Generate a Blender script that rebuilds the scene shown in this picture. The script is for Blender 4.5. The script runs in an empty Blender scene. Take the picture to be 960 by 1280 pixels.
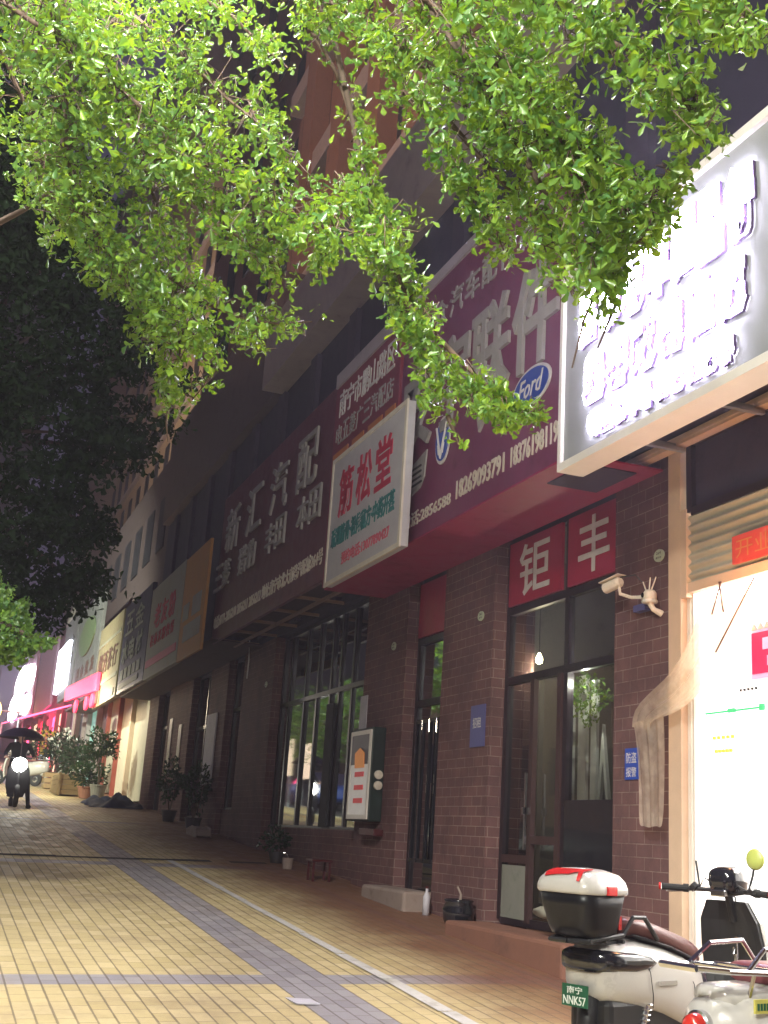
import bpy, math, random
import numpy as np
from mathutils import Vector, Matrix
random.seed(7); rng=np.random.default_rng(7)
SC=bpy.context.scene; COL=SC.collection
# ------------------------------------------------------------ camera frame
CX,CY,F=480.,640.,1480.
_uy=np.array([-580.,373.,F]); _uy/=np.linalg.norm(_uy)
_n=np.cross(_uy,np.array([1,.065,0.])); _n/=np.linalg.norm(_n)
if _n[1]>0: _n=-_n
_ux=np.cross(_uy,_n)
R3=np.array([_ux,_uy,_n])                  # camera ray -> world (X to the shops, Y up the street, Z up)
def ray(px,py):
    v=R3@np.array([px-CX,py-CY,F]); return v/np.linalg.norm(v)
def P(px,py,d):
    v=ray(px,py)*d; return Vector(v)
def gz(x,y): return -1.45+.06*y+.02*x       # the pavement climbs away from the viewer
FX=4.9                                      # shop fronts
# ------------------------------------------------------------ mesh builder
class MB:
    def __init__(s): s.v=[]; s.f=[]
    def add(s,v,f):
        n=len(s.v); s.v+= [tuple(p) for p in v]; s.f+=[tuple(i+n for i in q) for q in f]; return s
    def box(s,x0,x1,y0,y1,z0,z1):
        x0,x1=min(x0,x1),max(x0,x1); y0,y1=min(y0,y1),max(y0,y1); z0,z1=min(z0,z1),max(z0,z1)
        return s.add([(x0,y0,z0),(x1,y0,z0),(x1,y1,z0),(x0,y1,z0),(x0,y0,z1),(x1,y0,z1),(x1,y1,z1),(x0,y1,z1)],
            [(0,3,2,1),(4,5,6,7),(0,1,5,4),(1,2,6,5),(2,3,7,6),(3,0,4,7)])
    def tube(s,pts,r,n=8,cap=True):
        pts=[Vector(p) for p in pts]; m=len(pts)
        rr=r if isinstance(r,(list,tuple)) else [r]*m
        V=[];Fc=[]; up=Vector((.13,.21,.97))
        for i,p in enumerate(pts):
            t=(pts[min(i+1,m-1)]-pts[max(i-1,0)]); t=t.normalized() if t.length>1e-9 else Vector((0,0,1))
            a=t.cross(up); 
            if a.length<1e-3: a=t.cross(Vector((1,0,0)))
            a.normalize(); b=t.cross(a)
            for k in range(n):
                c=2*math.pi*k/n; V.append(p+(a*math.cos(c)+b*math.sin(c))*rr[i])
        for i in range(m-1):
            for k in range(n):
                k2=(k+1)%n; Fc.append((i*n+k,i*n+k2,(i+1)*n+k2,(i+1)*n+k))
        if cap: Fc.append(tuple(range(n-1,-1,-1))); Fc.append(tuple((m-1)*n+k for k in range(n)))
        return s.add(V,Fc)
    def rings(s,rings,cap=True):
        n=len(rings[0]); V=[p for r in rings for p in r]; Fc=[]
        for i in range(len(rings)-1):
            for k in range(n):
                k2=(k+1)%n; Fc.append((i*n+k,i*n+k2,(i+1)*n+k2,(i+1)*n+k))
        if cap: Fc.append(tuple(range(n-1,-1,-1))); Fc.append(tuple((len(rings)-1)*n+k for k in range(n)))
        return s.add(V,Fc)
    def lathe(s,prof,c=(0,0,0),axis='z',n=20):
        R=[]
        for r,h in prof:
            ring=[]
            for k in range(n):
                a=2*math.pi*k/n; u,v=r*math.cos(a),r*math.sin(a)
                q={'z':(u,v,h),'x':(h,u,v),'y':(v,h,u)}[axis]
                ring.append((q[0]+c[0],q[1]+c[1],q[2]+c[2]))
            R.append(ring)
        return s.rings(R)
    def poly(s,pts,x0,x1):           # outline in (y,z), thickness along x
        n=len(pts); V=[(x0,y,z) for y,z in pts]+[(x1,y,z) for y,z in pts]
        Fc=[tuple(range(n)),tuple(range(2*n-1,n-1,-1))]+[(i,(i+1)%n+0,(i+1)%n+n,i+n) for i in range(n)]
        return s.add(V,Fc)
    def build(s,name,m,parent=None,smooth=False,bevel=0,sub=0,loc=None):
        me=bpy.data.meshes.new(name); me.from_pydata(s.v,[],s.f); me.update()
        me.materials.append(M[m] if isinstance(m,str) else m)
        o=bpy.data.objects.new(name,me); COL.objects.link(o)
        if smooth: me.polygons.foreach_set('use_smooth',[True]*len(me.polygons))
        if bevel:
            b=o.modifiers.new('b','BEVEL'); b.width=bevel; b.segments=2; b.limit_method='ANGLE'; b.angle_limit=.6
        if sub:
            b=o.modifiers.new('s','SUBSURF'); b.levels=sub; b.render_levels=sub
        if parent: o.parent=parent
        return o
def tag(o,label=None,cat=None,group=None,kind=None):
    if label: o['label']=label
    if cat: o['category']=cat
    if group: o['group']=group
    if kind: o['kind']=kind
    return o
def empty(name,label,cat,loc=(0,0,0),rz=0,group=None):
    o=bpy.data.objects.new(name,None); COL.objects.link(o); o.location=loc; o.rotation_euler=(0,0,rz)
    o.empty_display_size=.1
    return tag(o,label,cat,group)
def B(x0,x1,y0,y1,z0,z1): return MB().box(x0,x1,y0,y1,z0,z1)
def ell(cx,w,z,h,x,n=20,p=2.5,cy=0):   # super-ellipse ring in the local yz plane at x
    r=[]
    for k in range(n):
        a=2*math.pi*k/n; c,s_=math.cos(a),math.sin(a)
        r.append((x,cy+w*math.copysign(abs(c)**(2/p),c),z+h*math.copysign(abs(s_)**(2/p),s_)))
    return r
# ------------------------------------------------------------ materials
M={}
def newmat(name):
    m=bpy.data.materials.new(name); m.use_nodes=True; nt=m.node_tree; b=nt.nodes['Principled BSDF']; M[name]=m
    return m,nt,b
def mth(nt,op,a,b=None,c=None,clamp=False):
    n=nt.nodes.new('ShaderNodeMath'); n.operation=op; n.use_clamp=clamp
    for i,v in enumerate((a,b,c)):
        if v is None: continue
        if isinstance(v,(int,float)): n.inputs[i].default_value=v
        else: nt.links.new(v,n.inputs[i])
    return n.outputs[0]
def mix(nt,f,a,b):
    n=nt.nodes.new('ShaderNodeMix'); n.data_type='RGBA'
    for i,v in ((0,f),(6,a),(7,b)):
        if isinstance(v,(int,float)): n.inputs[i].default_value=v
        elif isinstance(v,tuple): n.inputs[i].default_value=(*v,1) if len(v)==3 else v
        else: nt.links.new(v,n.inputs[i])
    return n.outputs[2]
def coords(nt):
    t=nt.nodes.new('ShaderNodeTexCoord'); s=nt.nodes.new('ShaderNodeSeparateXYZ'); nt.links.new(t.outputs['Object'],s.inputs[0]); return t.outputs['Object'],s.outputs
def noise(nt,vec,scale,detail=4,rough=.6):
    n=nt.nodes.new('ShaderNodeTexNoise'); n.inputs['Scale'].default_value=scale; n.inputs['Detail'].default_value=detail; n.inputs['Roughness'].default_value=rough
    if vec is not None: nt.links.new(vec,n.inputs['Vector'])
    return n.outputs['Fac']
def ramp(nt,f,lo,hi):
    n=nt.nodes.new('ShaderNodeMapRange'); n.inputs[1].default_value=lo; n.inputs[2].default_value=hi; n.interpolation_type='SMOOTHSTEP'
    nt.links.new(f,n.inputs[0]); return n.outputs[0]
def bump(nt,b,h,dist,strength=.6):
    n=nt.nodes.new('ShaderNodeBump'); n.inputs['Distance'].default_value=dist; n.inputs['Strength'].default_value=strength
    nt.links.new(h,n.inputs['Height']); nt.links.new(n.outputs[0],b.inputs['Normal'])
def mat(name,col,rough=.6,metal=0,emit=None,es=0,var=.25,vs=6,bmp=0,dirt=None,coat=0,spec=.5):
    m,nt,b=newmat(name); o,_=coords(nt)
    f=noise(nt,o,vs,5)
    dk=tuple(c*(1-var) for c in col); lt=tuple(min(1,c*(1+var)) for c in col)
    c=mix(nt,f,dk,lt)
    if dirt:
        f2=ramp(nt,noise(nt,o,vs*.5,6,.7),.5,.75); c=mix(nt,f2,c,dirt)
    nt.links.new(c,b.inputs['Base Color'])
    r=mth(nt,'MULTIPLY_ADD',f,.25,rough-.12,True); nt.links.new(r,b.inputs['Roughness'])
    b.inputs['Metallic'].default_value=metal; b.inputs['Coat Weight'].default_value=coat; b.inputs['Specular IOR Level'].default_value=spec
    if bmp: bump(nt,b,noise(nt,o,vs*6,4),bmp)
    if emit: b.inputs['Emission Color'].default_value=(*emit,1); b.inputs['Emission Strength'].default_value=es
    return m
mat('white_letter',(.6,.57,.55),.5); mat('worn_letter',(.32,.30,.28),.6,dirt=(.2,.19,.18))
mat('cream_letter',(.62,.55,.45),.5)
mat('purple_sign',(.17,.03,.08),.42,dirt=(.12,.025,.05)); mat('maroon_sign',(.12,.018,.03),.45,dirt=(.09,.02,.035))
mat('panel_red',(.2,.03,.05),.5); mat('orange_patch',(.5,.17,.05),.6,dirt=(.25,.1,.05))
mat('grey_strip',(.38,.33,.36),.6,dirt=(.25,.22,.24)); mat('soffit_red',(.3,.02,.07),.55,dirt=(.2,.016,.05))
mat('white_board',(.5,.48,.5),.45,dirt=(.45,.43,.46)); mat('cream_edge',(.66,.6,.5),.5)
mat('red_ink',(.42,.015,.05),.5); mat('teal_ink',(.02,.16,.16),.5); mat('pink_ink',(.5,.1,.14),.5)
mat('lit_board',(.24,.25,.24),.45,var=.15); mat('led_edge',(.09,.05,.13),.5)
mat('led_white',(.9,.9,.9),.5,emit=(.80,.75,1),es=60,var=.02)
mat('white_trim',(.72,.68,.62),.45,var=.12); mat('tan_beam',(.62,.45,.32),.5,var=.15); mat('rust_steel',(.3,.19,.13),.6,dirt=(.14,.07,.04))
mat('galvanised',(.42,.45,.48),.4,.6,var=.2)
mat('red_sheet',(.33,.02,.055),.35,dirt=(.26,.018,.045)); mat('dark_frame',(.018,.012,.016),.35)
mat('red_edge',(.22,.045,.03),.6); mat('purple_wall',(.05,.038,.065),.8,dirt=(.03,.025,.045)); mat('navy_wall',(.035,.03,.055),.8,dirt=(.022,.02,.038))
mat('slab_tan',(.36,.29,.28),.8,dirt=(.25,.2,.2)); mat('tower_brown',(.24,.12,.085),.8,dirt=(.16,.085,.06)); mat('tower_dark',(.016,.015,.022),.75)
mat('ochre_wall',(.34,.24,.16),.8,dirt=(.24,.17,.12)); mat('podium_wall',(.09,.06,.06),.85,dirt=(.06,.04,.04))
mat('black_plastic',(.018,.018,.02),.42,var=.3); mat('gloss_black',(.012,.012,.016),.12,coat=.5,spec=.7); mat('white_paint',(.5,.475,.45),.25,var=.06,vs=3,coat=.6,dirt=(.6,.56,.5))
mat('box_black',(.008,.008,.01),.35,spec=.35,var=.1); mat('brown_seat',(.13,.05,.045),.38,var=.2,vs=20,bmp=.002); mat('chrome',(.7,.7,.72),.18,1,var=.1); mat('rubber',(.02,.02,.021),.8,bmp=.001)
mat('red_plastic',(.55,.02,.02),.25,coat=.4); mat('tail_red',(.5,.03,.02),.12,coat=1); mat('plate_green',(.01,.1,.05),.4); mat('plate_white',(.75,.8,.75),.4)
mat('yellow_label',(.6,.55,.12),.5); mat('wood_seat',(.2,.05,.06),.35)
mat('mirror_yellow',(.45,.5,.12),.25,coat=.5)
mat('camera_white',(.75,.66,.55),.4,var=.08); mat('plaque',(.5,.55,.4),.5,var=.1,vs=40); mat('ink',(.03,.03,.03),.6)
mat('blue_notice',(.08,.08,.22),.5,dirt=(.1,.1,.22)); mat('paper',(.5,.48,.52),.7); mat('red_paper',(.5,.05,.04),.7,dirt=(.55,.2,.15))
mat('stone',(.26,.2,.17),.85,vs=9,bmp=.004,dirt=(.15,.1,.08)); mat('step_stone',(.2,.09,.06),.8,vs=5,bmp=.004,dirt=(.11,.055,.04))
mat('kerb',(.5,.48,.45),.85,vs=12,bmp=.003,dirt=(.3,.27,.23)); mat('drain_dark',(.02,.018,.018),.9)
mat('asphalt',(.05,.05,.052),.9,vs=30,bmp=.004)
mat('terracotta',(.25,.1,.06),.8); mat('black_pot',(.03,.028,.03),.5); mat('grey_pot',(.3,.27,.22),.8); mat('crate_wood',(.3,.2,.1),.8,dirt=(.2,.13,.07))
mat('tarp',(.004,.014,.05),.8,vs=8,bmp=.01); mat('bark',(.09,.06,.045),.9,vs=20,bmp=.006); mat('twig',(.1,.06,.04),.8)
mat('cabinet_green',(.008,.02,.017),.5,dirt=(.015,.04,.035)); mat('red_bucket',(.06,.008,.01),.4)
mat('s_ochre',(.42,.19,.04),.6,dirt=(.36,.22,.09)); mat('s_pale',(.26,.25,.2),.6,dirt=(.24,.17,.09)); mat('s_blue',(.02,.025,.07),.5); mat('s_olive',(.24,.2,.12),.6,dirt=(.18,.12,.09))
mat('s_green',(.1,.14,.07),.6,dirt=(.12,.13,.08)); mat('s_grey',(.12,.12,.12),.6,dirt=(.25,.27,.25)); mat('s_plum',(.2,.12,.16),.6); mat('pale_ink',(.25,.29,.26),.6)
mat('panel_glow',(.9,.9,.9),.5,emit=(.85,.88,1),es=14,var=.02); mat('blob_glow',(.9,.9,.9),.5,emit=(.97,.9,1),es=16,var=.02)
mat('red_glow',(.8,.05,.1),.5,emit=(1,.015,.06),es=3.2,var=.1); mat('pink_glow',(.8,.1,.25),.5,emit=(1,.08,.22),es=3.5,var=.1); mat('yellow_glow',(.8,.7,.1),.5,emit=(1,.62,.06),es=5)
mat('door_glow',(.8,.7,.5),.5,emit=(1,.78,.5),es=1.1); mat('teal_glow',(.3,.5,.45),.5,emit=(.35,.8,.65),es=.35)
mat('roller_pale',(.5,.44,.34),.6,dirt=(.36,.32,.24)); mat('roller_grey',(.42,.4,.32),.5,.2,var=.12)
mat('door_wood',(.045,.022,.022),.5); mat('far_frame',(.11,.055,.045),.6); mat('bulb',(1,.9,.7),.5,emit=(1,.82,.5),es=40,var=0); mat('head_glow',(1,1,1),.5,emit=(1,.98,.85),es=45,var=0)
mat('shop_wall_glow',(.85,.85,.84),.6,emit=(1,1,1),es=1.1,var=.03); mat('shop_floor',(.6,.5,.38),.4); mat('orange_glow_item',(.7,.25,.04),.5,emit=(1,.33,.04),es=1.6)  # shop walls and orange items glow in place of light falling on them
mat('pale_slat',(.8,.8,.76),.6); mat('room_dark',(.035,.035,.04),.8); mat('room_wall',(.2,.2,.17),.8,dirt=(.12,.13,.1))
mat('poster_white',(.6,.57,.52),.5,emit=(1,.95,.9),es=.12); mat('poster_red',(.55,.04,.05),.5,emit=(1,.1,.1),es=.1); mat('poster_dark',(.05,.04,.07),.4); mat('poster_orange',(.6,.2,.05),.5,emit=(1,.4,.1),es=.15)
mat('skin',(.4,.24,.17),.6); mat('dark_cloth',(.02,.02,.026),.85); mat('blue_cloth',(.04,.06,.13),.85); mat('umbrella_cloth',(.035,.015,.03),.5)
mat('green_line',(.05,.4,.15),.5,emit=(.1,.9,.35),es=.5); mat('ink_blue',(.02,.06,.35),.4)
mat('sign_violet',(.3,.22,.5),.5,emit=(.45,.3,.9),es=.5); mat('sign_red_lit',(.8,.02,.08),.4,emit=(1,.02,.08),es=.9); mat('sign_pink',(.8,.45,.6),.4,emit=(1,.5,.75),es=.6)
mat('flower_white',(.7,.7,.62),.6); mat('flower_yellow',(.6,.4,.05),.6)
# brick wall: thin dark tiles in stretcher bond, pale joints
def many(name,m,parent,boxes):
    for bx_ in boxes: B(*bx_).build(name,m,parent)
def brickmat(name,c1,c2,mo):
    m,nt,b=newmat(name); o,s=coords(nt)
    u=mth(nt,'ADD',s[0],s[1]); cb=nt.nodes.new('ShaderNodeCombineXYZ'); nt.links.new(u,cb.inputs[0]); nt.links.new(s[2],cb.inputs[1])
    br=nt.nodes.new('ShaderNodeTexBrick'); nt.links.new(cb.outputs[0],br.inputs['Vector'])
    br.inputs['Scale'].default_value=1; br.inputs['Brick Width'].default_value=.205; br.inputs['Row Height'].default_value=.092; br.inputs['Mortar Size'].default_value=.0035
    br.inputs['Mortar Smooth'].default_value=.3; br.inputs['Bias'].default_value=0
    br.inputs['Color1'].default_value=(*c1,1); br.inputs['Color2'].default_value=(*c2,1); br.inputs['Mortar'].default_value=(*mo,1)
    n1=noise(nt,o,2.2,6,.7); n2=noise(nt,o,40,3)
    c=mix(nt,ramp(nt,n1,.35,.75),br.outputs['Color'],(c1[0]*.45,c1[1]*.5,c1[2]*.55))
    c=mix(nt,mth(nt,'MULTIPLY',n2,.35),c,(c2[0]*1.5,c2[1]*1.6,c2[2]*1.7))
    nt.links.new(c,b.inputs['Base Color']); b.inputs['Roughness'].default_value=.8; b.inputs['Specular IOR Level'].default_value=.25
    h=mth(nt,'ADD',mth(nt,'MULTIPLY',br.outputs['Fac'],-1),mth(nt,'MULTIPLY',n2,.25)); bump(nt,b,h,.006,.8)
brickmat('brick',(.165,.08,.074),(.12,.06,.058),(.33,.25,.21))
# pavement: ochre pavers with dark running joints, grey bands
def pavemat():
    m,nt,b=newmat('pavers'); o,s=coords(nt); X,Y=s[0],s[1]
    W=.105
    u=mth(nt,'DIVIDE',X,W); row=mth(nt,'FLOOR',u); fu=mth(nt,'FRACT',u)
    du=mth(nt,'MINIMUM',fu,mth(nt,'SUBTRACT',1,fu))
    wob=noise(nt,o,3,3); wid=mth(nt,'MULTIPLY_ADD',wob,.09,.014)
    j1=mth(nt,'LESS_THAN',du,wid)
    v=mth(nt,'ADD',mth(nt,'DIVIDE',Y,.21),mth(nt,'MULTIPLY',mth(nt,'MODULO',row,2),.5)); fv=mth(nt,'FRACT',v); dv=mth(nt,'MINIMUM',fv,mth(nt,'SUBTRACT',1,fv))
    j2=mth(nt,'LESS_THAN',dv,.022)
    wn=nt.nodes.new('ShaderNodeTexWhiteNoise'); cb=nt.nodes.new('ShaderNodeCombineXYZ'); nt.links.new(row,cb.inputs[0]); nt.links.new(mth(nt,'FLOOR',v),cb.inputs[1]); nt.links.new(cb.outputs[0],wn.inputs[0]); wn.noise_dimensions='3D'
    tile=mix(nt,wn.outputs['Value'],(.61,.50,.26),(.51,.41,.19))
    grey=mix(nt,wn.outputs['Value'],(.33,.32,.34),(.25,.24,.27))
    band=lambda t,a,c: mth(nt,'MULTIPLY',mth(nt,'GREATER_THAN',t,a),mth(nt,'LESS_THAN',t,c))
    g=band(X,2.31,2.73)
    for a,c in ((.12,.315),):
        g=mth(nt,'MAXIMUM',g,band(X,a,c))
    ym=mth(nt,'MODULO',mth(nt,'ADD',Y,8.15),8.15)
    g=mth(nt,'MAXIMUM',g,band(mth(nt,'ADD',ym,.03),0,.33) if False else band(Y,7.85,8.17))
    g=mth(nt,'MAXIMUM',g,band(Y,15.2,15.6)); g=mth(nt,'MAXIMUM',g,band(Y,23,23.3)); g=mth(nt,'MAXIMUM',g,band(X,4.25,4.36))
    c=mix(nt,g,tile,grey)
    st=ramp(nt,noise(nt,o,.9,7,.72),.45,.75); c=mix(nt,mth(nt,'MULTIPLY',st,.55),c,(.22,.15,.10))
    fine=noise(nt,o,60,4); c=mix(nt,mth(nt,'MULTIPLY',fine,.3),c,(.3,.24,.17))
    # red earth along the shop fronts, with the shade there painted into it
    earth_shade=mth(nt,'MULTIPLY',ramp(nt,mth(nt,'ADD',X,mth(nt,'MULTIPLY',noise(nt,o,1.3,5),1.2)),3.6,4.8),.92); c=mix(nt,earth_shade,c,(.16,.06,.035))
    c=mix(nt,mth(nt,'MULTIPLY',j2,.6),c,(.16,.12,.08)); c=mix(nt,mth(nt,'MULTIPLY',j1,.66),c,(.10,.075,.055))
    nt.links.new(c,b.inputs['Base Color'])
    nt.links.new(mth(nt,'MULTIPLY_ADD',wn.outputs['Value'],.2,.58),b.inputs['Roughness'])
    h=mth(nt,'ADD',mth(nt,'MULTIPLY',mth(nt,'MAXIMUM',j1,j2),-1),mth(nt,'ADD',mth(nt,'MULTIPLY',fine,.3),mth(nt,'MULTIPLY',wn.outputs['Value'],.3))); bump(nt,b,h,.004,.8)
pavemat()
def leafmat(name,c1,c2,tr,rough=.27,spc=.8):
    m,nt,b=newmat(name); o,_=coords(nt)
    geo=nt.nodes.new('ShaderNodeNewGeometry')
    c=mix(nt,geo.outputs['Random Per Island'],c1,c2)
    nt.links.new(c,b.inputs['Base Color']); b.inputs['Roughness'].default_value=rough; b.inputs['Specular IOR Level'].default_value=spc
    t=nt.nodes.new('ShaderNodeBsdfTranslucent'); tc=mix(nt,geo.outputs['Random Per Island'],tr,(tr[0]*.6,tr[1]*.85,tr[2]*.6)); nt.links.new(tc,t.inputs['Color'])
    mx=nt.nodes.new('ShaderNodeMixShader'); mx.inputs[0].default_value=.42
    nt.links.new(b.outputs[0],mx.inputs[1]); nt.links.new(t.outputs[0],mx.inputs[2])
    nt.links.new(mx.outputs[0],nt.nodes['Material Output'].inputs['Surface'])
leafmat('leaf',(.16,.28,.04),(.05,.13,.045),(.36,.48,.02),.3,.55); leafmat('leaf_shade',(.02,.042,.014),(.01,.022,.008),(.03,.06,.01),.7,.1)  # second leaf is darkened to paint the unlit tree's shade into its colour
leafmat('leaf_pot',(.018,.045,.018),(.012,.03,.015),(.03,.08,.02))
def glassmat(name,tint,ior=1.55,extra=.0):
    m,nt,b=newmat(name); nt.nodes.remove(b)
    t=nt.nodes.new('ShaderNodeBsdfTransparent'); t.inputs[0].default_value=(*tint,1)
    g=nt.nodes.new('ShaderNodeBsdfGlossy'); g.inputs['Roughness'].default_value=.03; g.inputs['Color'].default_value=(.9,.92,.95,1)
    fr=nt.nodes.new('ShaderNodeFresnel'); fr.inputs[0].default_value=ior
    f=mth(nt,'ADD',fr.outputs[0],extra,None,True)
    mx=nt.nodes.new('ShaderNodeMixShader'); nt.links.new(f,mx.inputs[0]); nt.links.new(t.outputs[0],mx.inputs[1]); nt.links.new(g.outputs[0],mx.inputs[2])
    nt.links.new(mx.outputs[0],nt.nodes['Material Output'].inputs['Surface'])
glassmat('glass',(.5,.52,.5),1.6,.05); glassmat('glass_tinted',(.08,.1,.1),1.8,.22)
def curtainmat():
    m,nt,b=newmat('clear_curtain'); b.inputs['Base Color'].default_value=(.9,.8,.68,1); b.inputs['Roughness'].default_value=.2; b.inputs['Coat Weight'].default_value=.6
    t=nt.nodes.new('ShaderNodeBsdfTransparent'); t.inputs[0].default_value=(1,.9,.78,1); tl=nt.nodes.new('ShaderNodeBsdfTranslucent'); tl.inputs[0].default_value=(.95,.8,.6,1)
    a=nt.nodes.new('ShaderNodeMixShader'); a.inputs[0].default_value=.5; nt.links.new(b.outputs[0],a.inputs[1]); nt.links.new(tl.outputs[0],a.inputs[2])
    mx=nt.nodes.new('ShaderNodeMixShader'); o,_=coords(nt); bump(nt,b,noise(nt,o,14,5,.7),.01,.6); nt.links.new(mth(nt,'MULTIPLY_ADD',ramp(nt,noise(nt,o,6,3),.3,.7),.2,.34),mx.inputs[0]); nt.links.new(t.outputs[0],mx.inputs[1]); nt.links.new(a.outputs[0],mx.inputs[2])
    nt.links.new(mx.outputs[0],nt.nodes['Material Output'].inputs['Surface'])
curtainmat()
# ------------------------------------------------------------ lettering on planes x = const that face the street
def text(body,m,parent,x,yl,yr,z0,z1,name='lettering',ext=.008,off=0,shear=0,curve_name='t'):
    c=bpy.data.curves.new(curve_name,'FONT'); c.body=body; c.extrude=.5; c.resolution_u=2; c.offset=off; c.shear=shear
    o=bpy.data.objects.new('tmp',c); COL.objects.link(o)
    me=bpy.data.meshes.new_from_object(o.evaluated_get(bpy.context.evaluated_depsgraph_get()))
    bpy.data.objects.remove(o); bpy.data.curves.remove(c)
    n=len(me.vertices); a=np.empty(n*3); me.vertices.foreach_get('co',a); a=a.reshape(-1,3)
    if n==0: return None
    lo,hi=a.min(0),a.max(0)
    y=yl+(a[:,0]-lo[0])/(hi[0]-lo[0])*(yr-yl); z=z0+(a[:,1]-lo[1])/max(1e-6,(hi[1]-lo[1]))*(z1-z0); xx=x-np.where(a[:,2]>0,ext,0)
    me.vertices.foreach_set('co',np.stack([xx,y,z],1).ravel()); me.materials.clear(); me.materials.append(M[m]); me.update()
    me.name=name
    q=bpy.data.objects.new(name,me); COL.objects.link(q)
    if parent: q.parent=parent
    return q
def row(chars,m,parent,x,yl,yr,z0,z1,gap=.12,**k):     # single characters spread evenly, joined as one lettering mesh
    n=len(chars); w=(yl-yr)/(n-gap); obs=[]
    for i,ch in enumerate(chars):
        if ch==' ': continue
        a=yl-i*w
        obs.append(text(ch,m,None,x,a,a-w*(1-gap),z0,z1,**k))
    V=[];Fc=[]
    for o in obs:
        n0=len(V); me=o.data; V+=[tuple(v.co) for v in me.vertices]; Fc+=[tuple(i+n0 for i in p.vertices) for p in me.polygons]
        bpy.data.objects.remove(o); bpy.data.meshes.remove(me)
    mb=MB(); mb.v=V; mb.f=Fc
    return mb.build('lettering',m,parent)
# ============================================================ SETTING
def sheet(x0,x1,y0,y1,dz,name,m,nx=1,ny=1):
    mb=MB(); 
    V=[(x0+(x1-x0)*i/nx,y0+(y1-y0)*j/ny) for j in range(ny+1) for i in range(nx+1)]
    V=[(x,y,gz(x,y)+dz) for x,y in V]
    Fc=[(j*(nx+1)+i,j*(nx+1)+i+1,(j+1)*(nx+1)+i+1,(j+1)*(nx+1)+i) for j in range(ny) for i in range(nx)]
    return mb.add(V,Fc).build(name,m)
tag(sheet(-120,120,-60,170,-.2,'ground','asphalt'),kind='structure')
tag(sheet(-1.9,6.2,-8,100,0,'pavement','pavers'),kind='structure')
tag(sheet(-14,-2.0,-8,100,-.13,'road','asphalt'),kind='structure')
kb=MB(); V=[];
for y in (-8,100): 
    for x,z in ((-2.02,-.2),(-2.02,.004),(-1.88,.004),(-1.88,-.2)): V.append((x,y,gz(x,y)+z))
kb.add(V,[(0,1,5,4),(1,2,6,5),(2,3,7,6),(3,0,4,7)]); tag(kb.build('kerb','kerb'),kind='structure')
# pale edging strip and the drain slot, laid as real pieces
ks=MB()
rr=random.Random(3); y=-1.
while y<16.0:
    L=.98; w0=.045+rr.uniform(-.008,.008); 
    x=3.13; V=[(x-w0,y),(x+w0,y),(x+w0+rr.uniform(-.01,.01),y+L),(x-w0+rr.uniform(-.01,.01),y+L)]
    ks.add([(a,b,gz(a,b)+.006+rr.uniform(0,.003)) for a,b in V],[(0,1,2,3)]); y+=1.0
tag(ks.build('kerb_strip','kerb'),kind='structure')
def slot(x0,x1,y0,y1,h):
    return [(x0,y0,gz(x0,y0)+h),(x1,y0,gz(x1,y0)+h),(x1,y1,gz(x1,y1)+h),(x0,y1,gz(x0,y1)+h)]
dr=MB(); xs=-1.8
while xs<4.3:
    w=.17+rr.uniform(-.03,.08)*(1 if xs>1 else .3)
    dr.add(slot(xs,xs+.5,16.0,16.0+w,.005),[(0,1,2,3)]); xs+=.5 if xs<3 else .75
tag(dr.build('drain','drain_dark'),kind='structure')
# ------------------------------------------------------------ the near building
bld=empty('shop_building','dark brick shop terrace with glazed ground floor, dark upper storey and brown tower above','building')
def part(mb,name,m,parent=bld,**k): return mb.build(name,m,parent,**k)
piers=[(7.23,8.04),(10.25,11.46),(12.52,13.9),(18.2,20.2),(21.35,22.8),(24.5,27.0),(28.4,29.6)]
for a,b in piers:
    part(B(FX,FX+.45,a,b,gz(FX,a)-.3,3.02),'pillar','brick')
part(B(FX+.1,FX+.4,13.9,18.2,gz(FX,14)-.3,.1),'sill_wall','brick')
part(B(FX+.1,FX+.4,20.2,21.35,gz(FX,20)-.3,.35),'sill_wall','brick')
def frame_grid(mb,ys,zs,x,t=.035,d=.06):
    y0,y1,z0,z1=ys[0],ys[-1],zs[0],zs[-1]
    for y in ys: mb.box(x,x+d,y-t,y+t,z0,z1)
    for z in zs: mb.box(x-.004,x+d-.006,y0+t,y1-t,z-t,z+t)
def window(ys,zs,x=FX+.14,glass='glass_tinted',t=.035,fm='dark_frame'):
    f=MB(); frame_grid(f,ys,zs,x,t); w=part(f,'window',fm)
    g=MB()
    for i in range(len(ys)-1):
        for j in range(len(zs)-1):
            tilt=rr.uniform(-.006,.006)
            y0,y1,z0,z1=ys[i]+t,ys[i+1]-t,zs[j]+t,zs[j+1]-t
            g.add([(x+.03+tilt,y0,z0),(x+.03-tilt,y1,z0),(x+.034-tilt,y1,z1),(x+.034+tilt,y0,z1)],[(0,3,2,1)])
    part(g,'pane',glass,w); return w
# bay 1 with the red glass sheets
ZB=gz(FX,9)+.2
w1=window([8.08,9.06,10.21],[ZB,1.53,2.2,2.9],glass='glass')
for (a,b,ch) in ((10.15,9.12,'钜'),(9.0,8.12,'丰')):
    s=part(B(FX+.105,FX+.135,b,a,2.24,2.86),'red_panel','red_sheet',w1)
    text(ch,'white_letter',None,FX+.1,a-(a-b)*.22,b+(a-b)*.2,2.30,2.80,ext=.006,off=.01).parent=w1
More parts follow.
